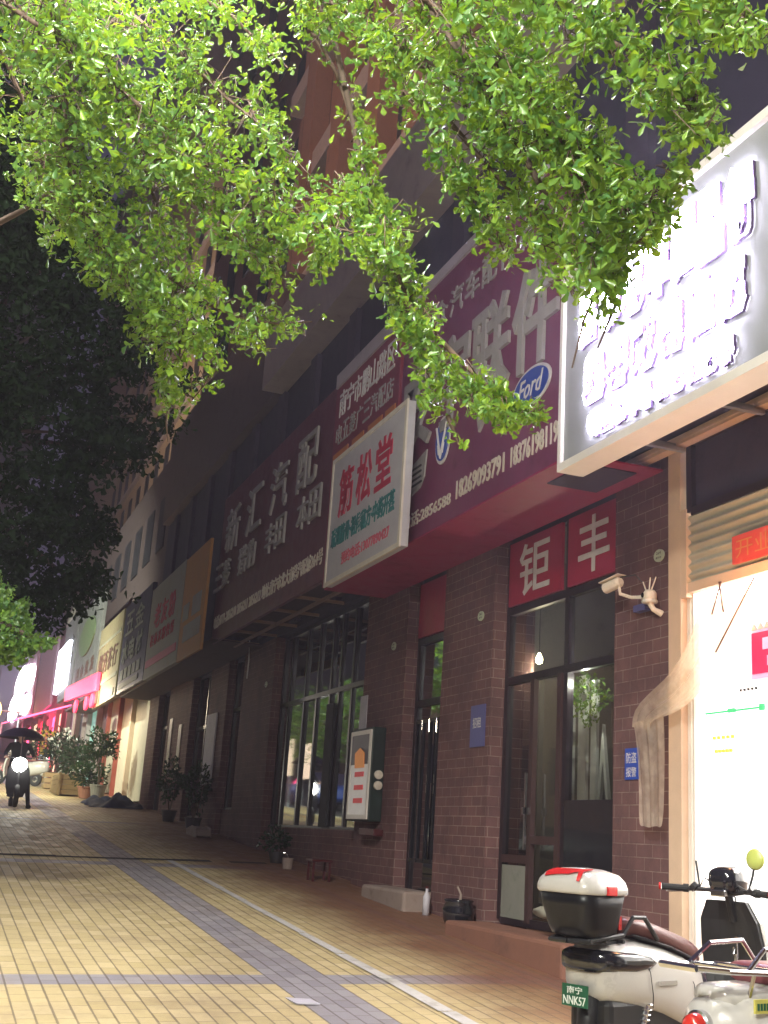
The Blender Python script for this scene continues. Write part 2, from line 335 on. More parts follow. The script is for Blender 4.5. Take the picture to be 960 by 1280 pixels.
# lower leaves of bay 1
l=part(B(FX+.13,FX+.155,8.12,9.02,ZB+.03,.42),'kick_panel','gloss_black')
l2=MB(); l2.box(FX+.12,FX+.165,9.1,9.17,ZB,1.5); l2.box(FX+.12,FX+.165,9.6,9.67,ZB,1.5); l2.box(FX+.12,FX+.165,9.17,9.6,.05,.12); l2.box(FX+.12,FX+.165,9.67,10.15,-.12,-.05)
dl=part(l2,'door','door_wood'); part(B(FX+.13,FX+.15,9.68,10.15,ZB+.02,-.14),'door_panel','room_wall',dl)
part(MB().box(FX+.05,FX+.12,9.62,9.64,.3,.36).box(FX+.07,FX+.09,9.62,9.64,.0,.66),'handle','chrome',dl)
# bay 2: narrow door
Z2=gz(FX,12)+.05
w2=window([11.5,12.48],[Z2,1.5,2.2,2.9])
part(B(FX+.105,FX+.135,11.56,12.44,2.24,2.86),'red_panel','red_sheet',w2)
hb=MB()
for yy in (11.62,11.82,12.02,12.2): hb.tube([(FX+.06,yy,-.2),(FX+.06,yy,1.28)],.024,8)
for zz in (-.18,1.27): hb.box(FX+.045,FX+.075,11.58,12.24,zz-.02,zz+.02)
part(hb,'door_grille','gloss_black',w2)
# bay 3: wide window, opening leaf
w3=window([13.95,14.77,15.3,15.69,16.3,16.91,17.71,18.15],[.1,1.93,3.0],t=.032)
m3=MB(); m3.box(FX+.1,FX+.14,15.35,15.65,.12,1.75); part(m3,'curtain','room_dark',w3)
window([20.25,21.3],[.35,2.1,3.0]); window([22.85,23.6,24.45],[.2,1.95,3.0]); window([27.05,28.35],[.3,2.2,3.0])
# rooms behind the glass
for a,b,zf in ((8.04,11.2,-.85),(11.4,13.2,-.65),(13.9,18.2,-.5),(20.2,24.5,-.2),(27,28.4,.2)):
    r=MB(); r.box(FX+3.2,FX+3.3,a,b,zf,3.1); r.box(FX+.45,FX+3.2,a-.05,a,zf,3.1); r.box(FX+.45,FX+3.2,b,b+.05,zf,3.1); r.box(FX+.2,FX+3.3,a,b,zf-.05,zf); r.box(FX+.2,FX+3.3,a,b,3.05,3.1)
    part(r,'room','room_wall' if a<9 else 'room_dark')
# upper works
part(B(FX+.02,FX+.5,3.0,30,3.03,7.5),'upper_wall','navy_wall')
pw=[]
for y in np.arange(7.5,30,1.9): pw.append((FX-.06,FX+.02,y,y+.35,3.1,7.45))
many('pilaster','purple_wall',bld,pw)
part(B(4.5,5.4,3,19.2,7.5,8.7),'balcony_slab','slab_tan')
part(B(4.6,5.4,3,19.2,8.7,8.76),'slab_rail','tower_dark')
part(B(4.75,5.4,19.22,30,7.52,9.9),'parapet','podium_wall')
# tower above: brown piers, dark window slots, floor ledges
part(B(6.3,14,-6,25.5,7.6,46),'tower_wall','tower_brown')
for k,y in enumerate(np.arange(4.0,25,2.35)):
    part(B(5.9,6.3,y,y+.75,8.0,45),'tower_pier','tower_brown')
    if k%2: part(B(6.02,6.3,y+1.1,y+1.3,8.0,45),'tower_fin','tower_brown')
tl=[]; tw=[]
for j in range(12):
    z=11.2+3*j
    tl.append((5.98,6.29,-4,25.3,z,z+.55))
    for y in np.arange(8.7,25,2.35):
        if len(tw)<84: tw.append((6.27,6.285,y+.85,y+2.25,z+.75,z+2.85))
many('tower_ledge','slab_tan',bld,tl); many('window','tower_dark',bld,tw)
# doorsteps
ds=MB().box(4.48,4.92,8.02,10.15,-1.1,-.64); part(ds,'doorstep','step_stone',bevel=.03)
part(MB().box(4.62,4.96,11.5,12.75,-.9,-.47),'threshold','stone',bevel=.03)
# ------------------------------------------------------------ the lit shop
shop=empty('lit_shop','brightly lit white shop with a tan door post and grey roller shutter rolled up','shop')
def sp(mb,name,m,parent=shop,**k): return mb.build(name,m,parent,**k)
sp(MB().box(5.3,9,3.0,3.1,-1.3,2.6).box(5.0,9,7.14,7.2,-1.3,2.4).box(9,9.1,3.0,7.2,-1.3,2.6),'wall','shop_wall_glow')
sp(B(4.95,9.1,3.0,7.2,2.45,2.5),'ceiling','shop_wall_glow'); sp(B(4.9,9.1,3.0,7.2,-1.3,-.95),'floor','shop_floor')
sp(MB().box(4.85,4.93,7.07,7.228,-1.2,2.95),'door_post','tan_beam',bevel=.006)
sp(MB().box(4.9,4.96,7.03,7.065,-1.0,1.85).box(4.9,4.96,6.99,7.01,-1.0,1.85),'door_rail','white_trim')
sh=MB(); n=14; ring=[]
prof=[]
for i in range(n*6+1):
    z=1.9+.50*i/(n*6); prof.append((4.88+.014*math.sin(i/6*2*math.pi*.5),z))
V=[(x,3.0,z) for x,z in prof]+[(x,7.02,z) for x,z in prof]; k=len(prof)
sh.add(V,[(i,i+1,i+1+k,i+k) for i in range(k-1)]); shu=sp(sh,'roller_shutter','roller_grey',smooth=True)
sp(B(4.85,4.93,7.0,7.068,1.8,2.45),'shutter_guide','tan_beam',shu)
sp(MB().box(4.86,4.92,3.0,7.05,1.83,1.9),'bottom_bar','tan_beam',shu); 
fw=MB(); frame_grid(fw,[4.0,5.5,6.98],[2.42,2.96],4.86,.03); wf=sp(fw,'window','dark_frame'); sp(B(4.9,4.905,3.0,6.98,2.42,2.96),'pane','purple_wall',wf)
sp(MB().box(4.97,4.985,6.2,6.96,-.9,1.75),'glass_screen','shop_wall_glow')
gl=MB(); gl.box(4.955,4.969,6.32,6.95,.975,.985); gl.box(4.953,4.969,6.32,6.36,.96,1.0); gl.box(4.953,4.969,6.62,6.69,.97,.995); sp(gl,'green_strip','green_line')
g2=MB()
for i in range(5): g2.box(4.955,4.969,6.84-.05*i,6.86-.05*i,.80,.82); g2.box(4.955,4.969,6.82-.04*i,6.84-.04*i,.71,.73)
sp(g2,'small_print','orange_glow_item'); 
g3=MB()
for i in range(5): g3.box(4.955,4.969,6.55-.04*i,6.56-.04*i,1.1,1.115)
sp(g3,'small_print','ink')
sp(MB().box(4.965,4.985,6.18,6.2,-.8,1.75),'screen_edge','far_frame')
sp(MB().box(5.3,6.3,3.2,6.1,-.95,-.12).box(5.25,6.3,3.2,6.15,-.12,-.08),'counter','white_trim')
sp(B(5.0,5.1,6.5,7.02,-.95,-.36),'low_shelf','orange_glow_item')  # added panel, its orange light is its own emission
sp(MB().box(5.2,5.7,6.35,6.85,-.95,-.45).box(5.25,5.65,6.4,6.8,-.45,-.38),'stool','orange_glow_item',bevel=.03)
# ------------------------------------------------------------ soffits and brackets belong to the sign boxes (see signs)
# ------------------------------------------------------------ second terrace, up the street
b2=empty('far_terrace','terrace farther up the street with cream roller doors','building')
def p2(mb,name,m,parent=b2,**k): return mb.build(name,m,parent,**k)
p2(B(FX+.3,12,29.6,95,gz(5,30)-.5,4.0),'wall','room_wall')
rd=MB()
for a,b in ((30.2,32.3),(32.5,34.6),(34.8,37.0)):
    r=MB(); 
    N=24
    for i in range(N): 
        z=gz(FX,a)+.1+(2.95)*i/N; r.box(FX+.1,FX+.1+(.02 if i%2 else .035),a,b,z,z+2.95/N)
    d=p2(r,'roller_door','roller_pale'); p2(MB().box(FX-.02,FX+.12,b,b+.14,gz(FX,a)-.1,4.0),'door_post','red_edge' if a>31 else 'tan_beam',d)
p2(B(FX-.02,FX+.2,30.0,37.3,3.55,3.9),'door_header','roller_pale')
y=37.4
for w,mt in ((1.6,'far_frame'),(2.6,'teal_glow'),(1.2,'roller_pale'),(2.2,'room_dark'),(1.0,'door_glow'),(2.5,'room_dark'),(2.0,'s_grey'),(2.5,'door_glow'),(3,'pink_glow'),(3,'roller_pale'),(3,'red_glow'),(4,'door_glow'),(4,'pink_glow')):
    p2(B(FX+.05,FX+.25,y,y+w-.3,gz(FX,y)+.1,3.9+.03*(y-37)),'shop_front',mt); p2(B(FX-.1,FX+.3,y+w-.3,y+w,gz(FX,y)-.2,4.1+.03*(y-37)),'pillar','slab_tan' if int(y)%2 else 'far_frame'); y+=w
p2(B(FX+.1,12,29.6,52,4.0,9.8),'upper_wall','podium_wall')
f2=MB()
many('upper_window','tower_dark',b2,[(FX+.07,FX+.1,yy,yy+1.1,7.2,8.7) for yy in np.arange(31,52,2.1)])
p2(B(FX+.1,12,52,96,4.6,8.2),'upper_wall','s_plum')
# tall tan block behind
b3=empty('tan_tower_block','tall tan apartment block behind the terrace, with rows of narrow dark windows','building')
b3w=B(9.5,22,44,110,5,60).build('wall','ochre_wall',b3)
wn=[]; fn=[]
for j in range(7):
    z=12+3*j
    for yy in np.arange(45,83,3.1): wn.append((9.44,9.52,yy,yy+1.1,z,z+1.7)); 
    fn.append((9.3,9.5,44,84,z-.55,z-.35))
many('window','tower_dark',b3,wn); many('ledge','slab_tan',b3,fn)
b4=empty('brown_block','dim brown block between the near tower and the tan block','building')
B(7.5,16,26.5,42,9.9,52).build('wall','tower_brown',b4); w4=[]
for j in range(9):
    for yy in np.arange(27.3,41,2.6): w4.append((7.44,7.52,yy,yy+1.1,12+3*j,13.9+3*j))
many('window','tower_dark',b4,w4)
# across the road, seen only as reflections in the shop glass
b5=empty('opposite_terrace','low terrace on the far side of the road, visible only in the shop glass','building')
B(-30,-20,5,95,-1,9).build('wall','ochre_wall',b5)
many('shop_window','tower_dark',b5,[(-20,-19.9,yy,yy+3.2,.06*yy-.3,.06*yy+2.1) for yy in np.arange(8,92,5)])

b6=empty('backdrop_block','added dark backdrop block hiding bright sky at the street end behind the dark tree','building')  # invented block, placed to darken the sky gaps behind the tree
B(-40,6,135,150,2,75).build('wall','podium_wall',b6)
many('window','tower_dark',b6,[(x,x+2,134.9,135,z,z+2) for x in np.arange(-30,4,6) for z in np.arange(20,60,5)])
# ============================================================ SIGNS
def signbox(name,label,x,y0,y1,z0,z1,depth,m,edge=None,cat='sign'):
    t=empty(name,label,cat)
    B(x,x+depth,y0,y1,z0,z1).build('board',m,t,bevel=.008)
    return t
# lit sign
s=empty('illuminated_sign','large illuminated shop sign with blazing white letters over the lit shop','sign')
B(3.97,4.12,2.6,7.24,2.70,4.14).build('board','lit_board',s)
MB().box(3.93,4.14,2.6,7.25,2.64,2.70).box(3.93,4.14,2.6,7.25,4.14,4.2).box(3.94,4.13,7.24,7.28,2.65,4.19).build('frame','white_trim',s)
def ledrow(ch,yl,yr,z0,z1,off,ext=.09):  # off thickens the letters so their bloom is part of the shape
    o=row(ch,'led_white',s,3.945,yl,yr,z0,z1,gap=.1,off=off,ext=.012)
    e=row(ch,'led_edge',s,3.965,yl-.012,yr-.012,z0-.012,z1-.012,gap=.1,off=off+.01,ext=.019); e.name='letter_return'
ledrow('鑫源汽车用品行',7.0,5.02,3.50,3.99,.11)
ledrow('美容改装贴膜',6.92,5.1,3.04,3.42,.105)
ledrow('专业洗车补胎换油保养',6.85,5.22,2.77,2.96,.1)
sb=MB()
for y in (4.4,5.2,6.05,6.95): 
    sb.box(4.12,4.8,y-.02,y+.02,2.86,2.885); sb.box(4.12,4.8,y+.012,y+.02,2.885,2.92)
sb.build('bracket','galvanised',s)
MB().box(4.74,4.82,2.8,7.85,2.9,2.97).box(4.735,4.74,2.8,7.86,2.925,2.945).build('wall_beam','tan_beam',s)
B(4.13,4.9,2.6,7.35,3.0,3.03).build('soffit','purple_wall',s)
MB().add([(4.3,6.35,2.86),(4.55,6.15,2.9),(4.5,6.0,2.99),(4.2,6.2,2.97)],[(0,1,2,3)]).add([(4.3,6.35,2.865),(4.55,6.15,2.905),(4.5,6.0,2.995),(4.2,6.2,2.975)],[(0,1,2,3)]).build('loose_sheet','rust_steel',s)
# big purple sign
s=signbox('car_parts_sign','wide purple sign with grey letters, two oval badges and three phone numbers',4.12,7.36,11.1,2.86,5.5,.06,'purple_sign')
text('电话:2856588','cream_letter',s,4.118,10.78,9.62,3.0,3.15,off=.012); text('18269093791','cream_letter',s,4.118,9.5,8.52,3.02,3.2,off=.02); text('18376198119','cream_letter',s,4.118,8.4,7.6,3.02,3.2,off=.02)
row('安宇联件','worn_letter',s,4.115,10.95,7.62,3.78,4.72,gap=.06,off=.022,ext=.03)
row('大众汽车配件有限','worn_letter',s,4.115,10.6,7.7,4.95,5.25,gap=.15,off=.012,ext=.012)
B(4.1,4.19,7.36,11.1,5.5,5.62).build('top_rail','grey_strip',s)
def oval(cy,cz,w,h,x,tt,body,tilt=0):
    mb=MB(); n=32
    mb.poly([(cy+w*math.cos(2*math.pi*k/n),cz+h*math.sin(2*math.pi*k/n)) for k in range(n)],x-.012,x); b=mb.build('badge','white_letter',tt)
    mb=MB(); mb.poly([(cy+w*.9*math.cos(2*math.pi*k/n),cz+h*.86*math.sin(2*math.pi*k/n)) for k in range(n)],x-.018,x-.0125); mb.build('badge_field','ink_blue',b)
    if body: text(body,'white_letter',None,x-.0185,cy+w*.66,cy-w*.66,cz-h*.5,cz+h*.5,shear=.35,ext=.004,off=.005).parent=b
    return b
oval(8.05,3.62,.33,.17,4.115,s,'Ford')
b=oval(9.86,3.70,.17,.24,4.115,s,None)
v=MB(); v.tube([(4.088,9.98,3.85),(4.088,9.86,3.52),(4.088,9.74,3.85)],.012,6); v.tube([(4.088,9.93,3.66),(4.088,9.90,3.56)],.01,6); v.tube([(4.088,9.79,3.66),(4.088,9.82,3.56)],.01,6); v.build('badge_mark','white_letter',b)
v=MB(); v.poly([(10.72,3.62),(10.24,3.72),(10.28,3.45),(10.38,3.36),(10.6,3.33),(10.7,3.38)],4.1,4.115); sh_=v.build('badge','worn_letter',s)
v=MB()
for k in range(4): v.box(4.092,4.1,10.32+.01*k,10.66,3.405+.058*k,3.425+.058*k)
v.build('badge_mark','ink',sh_)
v=MB().poly([(9.12,3.84),(8.72,3.98),(8.62,3.6),(8.85,3.66),(9.02,3.52)],4.09,4.115); v.build('badge','worn_letter',s)
# soffit of the box
B(4.121,4.9,7.37,13.35,2.845,2.86).build('soffit','soffit_red',s); B(4.3,4.75,7.5,8.1,2.835,2.8449).build('hatch','purple_wall',s)
s=signbox('spare_parts_panel','red panel of white writing under a pale top strip, left of the wide purple sign',4.1,11.14,13.38,2.87,5.42,.08,'panel_red')
row('南宁市鹏山路区','white_letter',s,4.098,13.2,11.3,4.98,5.32,gap=.1,off=.01); row('电五菱广三汽配店','worn_letter',s,4.098,13.25,11.3,4.62,4.88,gap=.12,off=.005)
m=MB()
for k,(a,b) in enumerate(((13.3,12.75),(12.6,12.2),(12.05,11.6),(11.5,11.2))): m.box(4.09,4.1,b,a,4.28,4.52)
m.build('orange_patch','orange_patch',s); B(4.08,4.19,11.14,13.36,5.42,5.6).build('top_strip','grey_strip',s)
# white clinic sign
s=signbox('clinic_sign','white box sign with three big red characters over green small writing',3.86,10.2,12.5,2.7,4.18,.09,'white_board')
MB().box(3.85,3.87,10.19,12.51,2.69,2.74).box(3.85,3.87,10.19,12.51,4.14,4.19).box(3.85,3.87,10.19,10.24,2.74,4.14).box(3.85,3.87,12.46,12.51,2.74,4.14).build('trim','cream_edge',s)
row('筋松堂','red_ink',s,3.86,12.2,10.55,3.42,3.98,gap=.2,off=.02)
text('疏通筋骨·祖传秘方·中药开蒸','teal_ink',s,3.86,12.36,10.4,3.1,3.33,off=.025); text('预约电话:13077890427','pink_ink',s,3.86,11.95,10.5,2.85,2.99,off=.01)
# 新汇
s=signbox('car_fittings_sign','dark maroon sign with large raised grey characters above a line of small cream writing',4.12,13.42,19.5,2.98,5.5,.06,'maroon_sign')
row('新汇汽配','worn_letter',s,4.08,18.9,13.9,4.38,5.12,gap=.35,off=.01,ext=.03)
row('三菱 猎豹 丰田 本田','worn_letter',s,4.08,19.4,13.6,3.82,4.26,gap=.08,off=.008,ext=.03)
text('电话:0771-2856210 2856211 2856212 地址:南宁市北大南路汽配城264号','cream_letter',s,4.118,19.4,13.5,3.2,3.42,off=.02)
MB().box(4.121,4.9,13.42,19.5,3.15,3.17).build('soffit','podium_wall',s)
m=MB()
for y in np.arange(13.8,19.5,1.1): m.box(4.2,4.9,y,y+.04,3.02,3.06)
m.box(4.5,4.54,13.42,19.5,2.97,3.01); m.build('bracket','rust_steel',s)
MB().tube([(4.75,19.4,3.1),(4.72,19.2,2.75),(4.74,19.3,2.45)],.012,6).build('loose_cable','white_letter',s)
# ochre & pale
s=signbox('ochre_sign','ochre board with two pale pasted notices, beside the dark maroon sign',3.9,19.3,21.3,2.85,4.75,.05,'s_ochre')
MB().box(3.89,3.9,20.6,21.1,3.55,3.85).box(3.89,3.9,19.6,20.3,3.55,3.9).box(3.89,3.9,19.5,20.9,3.15,3.45).build('notice','s_pale',s)
B(4.0,4.9,19.0,25,2.98,3.0).build('soffit','podium_wall',s)
s=signbox('pale_menu_sign','pale worn board with red writing, between the ochre and the blue sign',3.9,21.34,24.85,2.87,4.78,.1,'s_pale')
row('老友粉','red_ink',s,3.898,24.2,22.0,3.85,4.35,gap=.15,off=.02); row('桂林米粉快餐','red_ink',s,3.898,24.4,21.9,3.5,3.75,gap=.2); B(3.89,3.9,21.5,24.7,3.1,3.25).build('stripe','pink_ink',s)
s=signbox('blue_sign','narrow navy sign with pale blocks of writing',4.1,26.2,30.0,3.05,5.25,.1,'s_blue')
row('五金','pale_ink',s,4.09,29.6,26.9,4.45,5.0,gap=.15,off=.01); row('水电材','pale_ink',s,4.09,29.7,26.8,3.75,4.3,gap=.15,off=.03); m=MB()
for k in range(5): m.box(4.085,4.1,26.8+.6*k,27.25+.6*k,3.35,3.6)
m.box(4.085,4.1,26.9,29.7,3.15,3.27); m.build('pasted_strip','pale_ink',s); B(4.2,4.95,25,30.0,3.0,3.04).build('soffit','podium_wall',s)
s=signbox('olive_sign','olive board with brown writing in two lines, right of the green oval',4.1,30.3,34.6,3.05,5.3,.1,'s_olive')
row('烟酒茶行','far_frame',s,4.09,34.2,30.7,3.9,4.5,gap=.15,off=.01); m=MB().box(4.08,4.1,30.4,34.5,3.6,3.7).box(4.08,4.1,30.4,34.5,4.72,4.8).box(4.08,4.1,30.6,32.5,3.12,3.3); m.build('stripe','s_pale',s)
s=signbox('oval_sign','pale board with a big light green oval',4.1,34.9,41.0,4.0,6.7,.1,'s_grey')
MB().poly([(38.0+1.9*math.cos(.2618*k),5.6+.6*math.sin(.2618*k)) for k in range(24)],4.06,4.1).build('oval','s_green',s); row('副食批发','far_frame',s,4.09,40,35.5,4.3,4.75,gap=.3)
s=signbox('gable_sign','grey signboard shaped like a small gable, right of the glowing white panel',4.1,41.2,45.5,4.1,7.0,.12,'s_grey')
MB().poly([(41.1,7.0),(45.6,7.0),(43.3,7.7)],4.08,4.24).build('gable','s_pale',s); row('饭店','ink',s,4.09,44.6,42,5.2,6.3,gap=.2)
s=signbox('glowing_panel','tall glowing white light panel on the far shops',4.0,42.6,46.3,4.5,6.1,.15,'panel_glow')
s=signbox('plum_sign','dull plum signboard between two glowing white signs',4.1,48.5,56,4.3,7.2,.1,'s_plum')
s=empty('blob_sign','glaring white sign of bulging round letters at the far left','sign')
for (cy,cz,a,b_) in ((66,6.9,4.2,.75),(60.5,6.6,2.2,.6),(70,5.8,3.2,.7),(61,5.3,2.6,.45)):
    MB().poly([(cy+a*math.cos(.2618*k),cz+b_*math.sin(.2618*k)) for k in range(24)],3.95,4.1).build('letter','blob_glow',s)
B(4.1,4.2,58,75,4.7,7.8).build('board','s_plum',s)
s=empty('red_neon_sign','red lit neon canopy sign on the far terrace','sign')
m=MB(); 
m.poly([(33.2,3.45),(41.6,3.85),(41.6,4.3),(33.2,3.95)],3.98,4.06); B_=m.build('canopy','red_glow',s)
for (y,z) in ((34,3.25),(35.3,3.28),(38.0,3.4)): MB().poly([(y+.42*math.cos(.52*k),z+.2*math.sin(.52*k)) for k in range(12)],3.98,4.03).build('letter','red_glow',s)
MB().box(4.061,4.9,33.2,41.6,3.5,3.56).box(4.0,4.06,33.2,33.3,3.1,3.44).build('frame','far_frame',s)
s=empty('pink_awning','pink glowing awning over the farthest visible shops','awning')
MB().add([(3.0,48,3.6),(3.0,60,4.2),(4.9,60,4.9),(4.9,48,4.3),(3.0,48,3.66),(3.0,60,4.26),(4.9,60,4.96),(4.9,48,4.36)],[(0,3,2,1),(4,5,6,7),(0,1,5,4),(2,3,7,6),(0,4,7,3),(1,2,6,5)]).build('cloth','pink_glow',s)
MB().tube([(3.0,48,1.6),(3.0,48,3.62)],.04).tube([(3.0,60,2.3),(3.0,60,4.2)],.04).build('post','galvanised',s)
s=empty('yellow_sign','round glowing yellow sign at the left edge of the far street','sign')
MB().lathe([(0,0),(.6,.02),(.66,.1),(.6,.2),(0,.22)],(2.35,62,5.0),'y',24).build('face','yellow_glow',s); MB().tube([(2.35,62.2,5.0),(4.95,62.2,5.0)],.05).build('arm','far_frame',s)
# ============================================================ SMALL THINGS ON THE WALL
def onX(px,py,D): r=ray(px,py); return r*(D/r[0])
def plaque(y,z,txt,label,n2=None):
    t=empty('number_plaque',label,'plaque',group='oval number plaques on the pillars'); n=24
    MB().poly([(y+.065*math.cos(2*math.pi*k/n),z+.048*math.sin(2*math.pi*k/n)) for k in range(n)],FX-.012,FX+.001).build('plate','plaque',t)
    text(txt,'ink',t,FX-.0125,y+.03,y-.03,z+.008,z+.03,ext=.001); text('南宁市','ink',t,FX-.0125,y+.035,y-.035,z-.025,z-.008,ext=.001)
    return t
plaque(7.41,2.19,'264','oval pale green number plaque on the pillar beside the lit shop')
plaque(10.53,2.2,'266','oval pale green number plaque on the pillar left of the red window panels')
plaque(12.91,2.2,'268','small oval number plaque on the pillar above the poster cabinet')
plaque(18.6,2.3,'270','faint oval number plaque left of the wide dark window')
# security camera
c=empty('security_camera','cream bullet security camera on a bent arm at the edge of the near pillar','camera')
p=onX(788,742,FX); q=onX(757,735,4.62); q2=onX(775,733,4.66)
d=Vector((-.22,.93,-.2)).normalized()
c0=Vector((4.74,7.72,2.02)); mb=MB(); mb.tube([c0-d*.02,c0,c0+d*.15,c0+d*.152],[.03,.042,.042,.036],12); mb.build('housing','camera_white',c,smooth=False)
MB().tube([c0+d*.153,c0+d*.157],.03,12).build('lens','gloss_black',c)
mb=MB(); up=Vector((0,0,.047)); sd=d.cross(up).normalized()*.045
a=c0-d*.03+up; b=c0+d*.185+up; mb.add([a-sd,a+sd,b+sd,b-sd]+[v+Vector((0,0,.006)) for v in (a-sd,a+sd,b+sd,b-sd)],[(0,3,2,1),(4,5,6,7),(0,1,5,4),(1,2,6,5),(2,3,7,6),(3,0,4,7)]); mb.build('sunshield','camera_white',c)
MB().tube([c0+Vector((0,0,-.03)),(4.75,7.72,1.93),(4.81,7.66,1.90),(4.87,7.6,1.90)],.014,8).build('arm','camera_white',c)
MB().lathe([(0,0),(.045,0),(.045,.02),(0,.02)],(4.88,7.59,1.89),'x',16).build('base_plate','camera_white',c)
MB().tube([(4.75,7.72,2.06),(4.82,7.62,2.07),(4.87,7.58,2.0),(4.89,7.58,1.9)],.005,6).build('cable','ink',c)
MB().box(4.84,4.9,7.52,7.68,1.79,1.84).build('junction_box','blue_notice',c)
c=empty('dome_camera','orange-lit round camera with three short aerials on the near pillar, right of the bullet camera','camera')
MB().lathe([(0,-.06),(.03,-.055),(.05,-.02),(.052,.02),(.035,.045),(0,.05)],(4.82,7.42,1.87),'z',18).build('body','camera_white',c,smooth=True)
MB().lathe([(0,0),(.02,.0),(.02,.012),(0,.014)],(4.768,7.44,1.875),'x',12).build('lens','gloss_black',c)
MB().tube([(4.82,7.42,1.82),(4.84,7.4,1.77),(4.9,7.38,1.74)],[.022,.02,.026],10).build('bracket','camera_white',c)
MB().lathe([(.055,-.012),(.06,0),(.055,.012)],(4.82,7.42,1.83),'z',18).build('collar','white_trim',c)
for dy,dz in ((.07,.11),(.0,.13),(-.055,.12)): MB().tube([(4.82,7.43+dy*.5,1.91),(4.83,7.43+dy*1.4,1.9+dz*.9)],[.006,.005],8).build('aerial','camera_white',c)
t=empty('blue_notice','tall faded blue notice on the pillar left of the doors','notice'); B(FX-.012,FX-.001,10.34,10.66,.92,1.32).build('sheet','blue_notice',t); text('招租','white_letter',t,FX-.013,10.6,10.42,1.1,1.2,ext=.001); 
t=empty('small_notice','small navy notice with white writing, half hidden by the plastic curtain','notice'); B(FX-.01,FX-.001,7.68,7.86,.55,.78).build('sheet','ink_blue',t); text('防盗','white_letter',t,FX-.011,7.84,7.7,.67,.75,ext=.001); text('报警','white_letter',t,FX-.011,7.84,7.7,.57,.64,ext=.001)
t=empty('paper_strip','tall pale paper strip above the poster cabinet','notice'); B(FX-.01,FX-.001,13.7,13.95,1.08,1.7).build('sheet','paper',t)
t=empty('pale_board','tall pale board leaning at the fourth pillar up the street','notice'); B(FX-.03,FX-.005,21.9,22.7,.8,2.1).build('sheet','paper',t)
for i,(y,z,h,l) in enumerate(((25.2,1.1,1.0,'first narrow cream strip on the dark pillar before the roller doors'),(26.3,1.1,1.2,'second narrow cream strip, nearer the roller doors'))):
    t=empty('paper_strip',l,'notice'); B(FX-.02,FX-.001,y,y+.3,z,z+h).build('sheet','cream_edge',t)
t=empty('red_banner','red paper banner stuck on the roller shutter of the lit shop','banner'); B(4.84,4.862,5.6,6.46,1.93,2.12).build('sheet','red_paper',t); text('开业大吉','orange_patch',t,4.839,6.42,5.65,1.96,2.09,ext=.001)
# electric cabinet with poster
c=empty('poster_cabinet','dark green wall cabinet with a white framed poster of a red and white striped tower','cabinet')
B(4.74,4.9,13.0,13.74,.2,1.26).build('box','cabinet_green',c,bevel=.01)
fr=MB(); fr.box(4.72,4.745,13.02,13.07,.22,1.23).box(4.72,4.745,13.66,13.71,.22,1.23).box(4.72,4.745,13.07,13.66,1.18,1.23).box(4.72,4.745,13.07,13.66,.22,.27); fr.build('frame','white_trim',c)
po=B(4.728,4.738,13.07,13.66,.27,1.18).build('poster','poster_white',c)
m=MB(); 
for k in range(3): m.box(4.720,4.727,13.2,13.5,.40+.15*k,.455+.15*k)
m.build('poster_stripe','poster_red',po); MB().box(4.722,4.727,13.07,13.66,.84,1.18).build('poster_sky','poster_dark',po); MB().poly([(13.18,.8),(13.5,.8),(13.52,.97),(13.35,1.03),(13.2,.97)],4.714,4.721).build('poster_top','poster_orange',po)
MB().lathe([(0,-.04),(.05,-.03),(.05,.03),(0,.04)],(4.83,13.0,.72),'y',14).lathe([(0,-.04),(.05,-.03),(.05,.03),(0,.04)],(4.83,13.0,.6),'y',14).build('knob','cream_edge',c)
t=empty('red_box','red plastic box under the poster cabinet','box'); B(4.78,4.9,12.9,13.4,.04,.12).build('body','red_bucket',t,bevel=.01)
# curtain
c=empty('strip_curtain','clear plastic strip curtain swept aside and hooked on the near pillar','curtain')
def cloth(path,w0,name):     # path of (centre,halfwidth vector)
    mb=MB(); n=19; V=[]
    for j,(cc,hw,amp) in enumerate(path):
        cc=Vector(cc); hw=Vector(hw)
        for i in range(n):
            u=i/(n-1)*2-1; V.append(cc+hw*u+Vector((-amp*(.35*math.cos(u*10+j*.5)+.25*math.sin(u*17+j*.9)),0,amp*.3*math.sin(u*5+j))))
    Fc=[(j*n+i,j*n+i+1,(j+1)*n+i+1,(j+1)*n+i) for j in range(len(path)-1) for i in range(n-1)]
    return mb.add(V,Fc).build(name,'clear_curtain',c,smooth=True,sub=1)
cloth([((4.84,6.52,1.76),(0,.29,0),.014),((4.83,6.60,1.58),(0,.26,.02),.018),((4.81,6.76,1.35),(0,.2,.06),.02),((4.79,6.90,1.2),(0,.13,.1),.022),((4.77,7.05,1.1),(0,.08,.11),.026),((4.75,7.24,1.04),(0,.08,.09),.026),((4.76,7.42,.985),(0,.12,.05),.022),((4.78,7.46,.9),(0,.13,.02),.018)],0,'swept_strip')
cloth([((4.77,7.37,.96),(0,.2,-.02),.02),((4.79,7.37,.8),(0,.18,0),.024),((4.8,7.37,.5),(0,.15,0),.028),((4.8,7.37,.3),(0,.14,0),.026),((4.8,7.37,.21),(0,.13,0),.016)],0,'hanging_strip')
for a,b in (((4.85,6.62,1.84),(4.83,6.55,1.62)),((4.85,6.60,1.84),(4.83,6.68,1.62)),((4.85,6.25,1.80),(4.8,6.6,1.35))): MB().tube([a,b],.006,6).build('tie','far_frame',c)
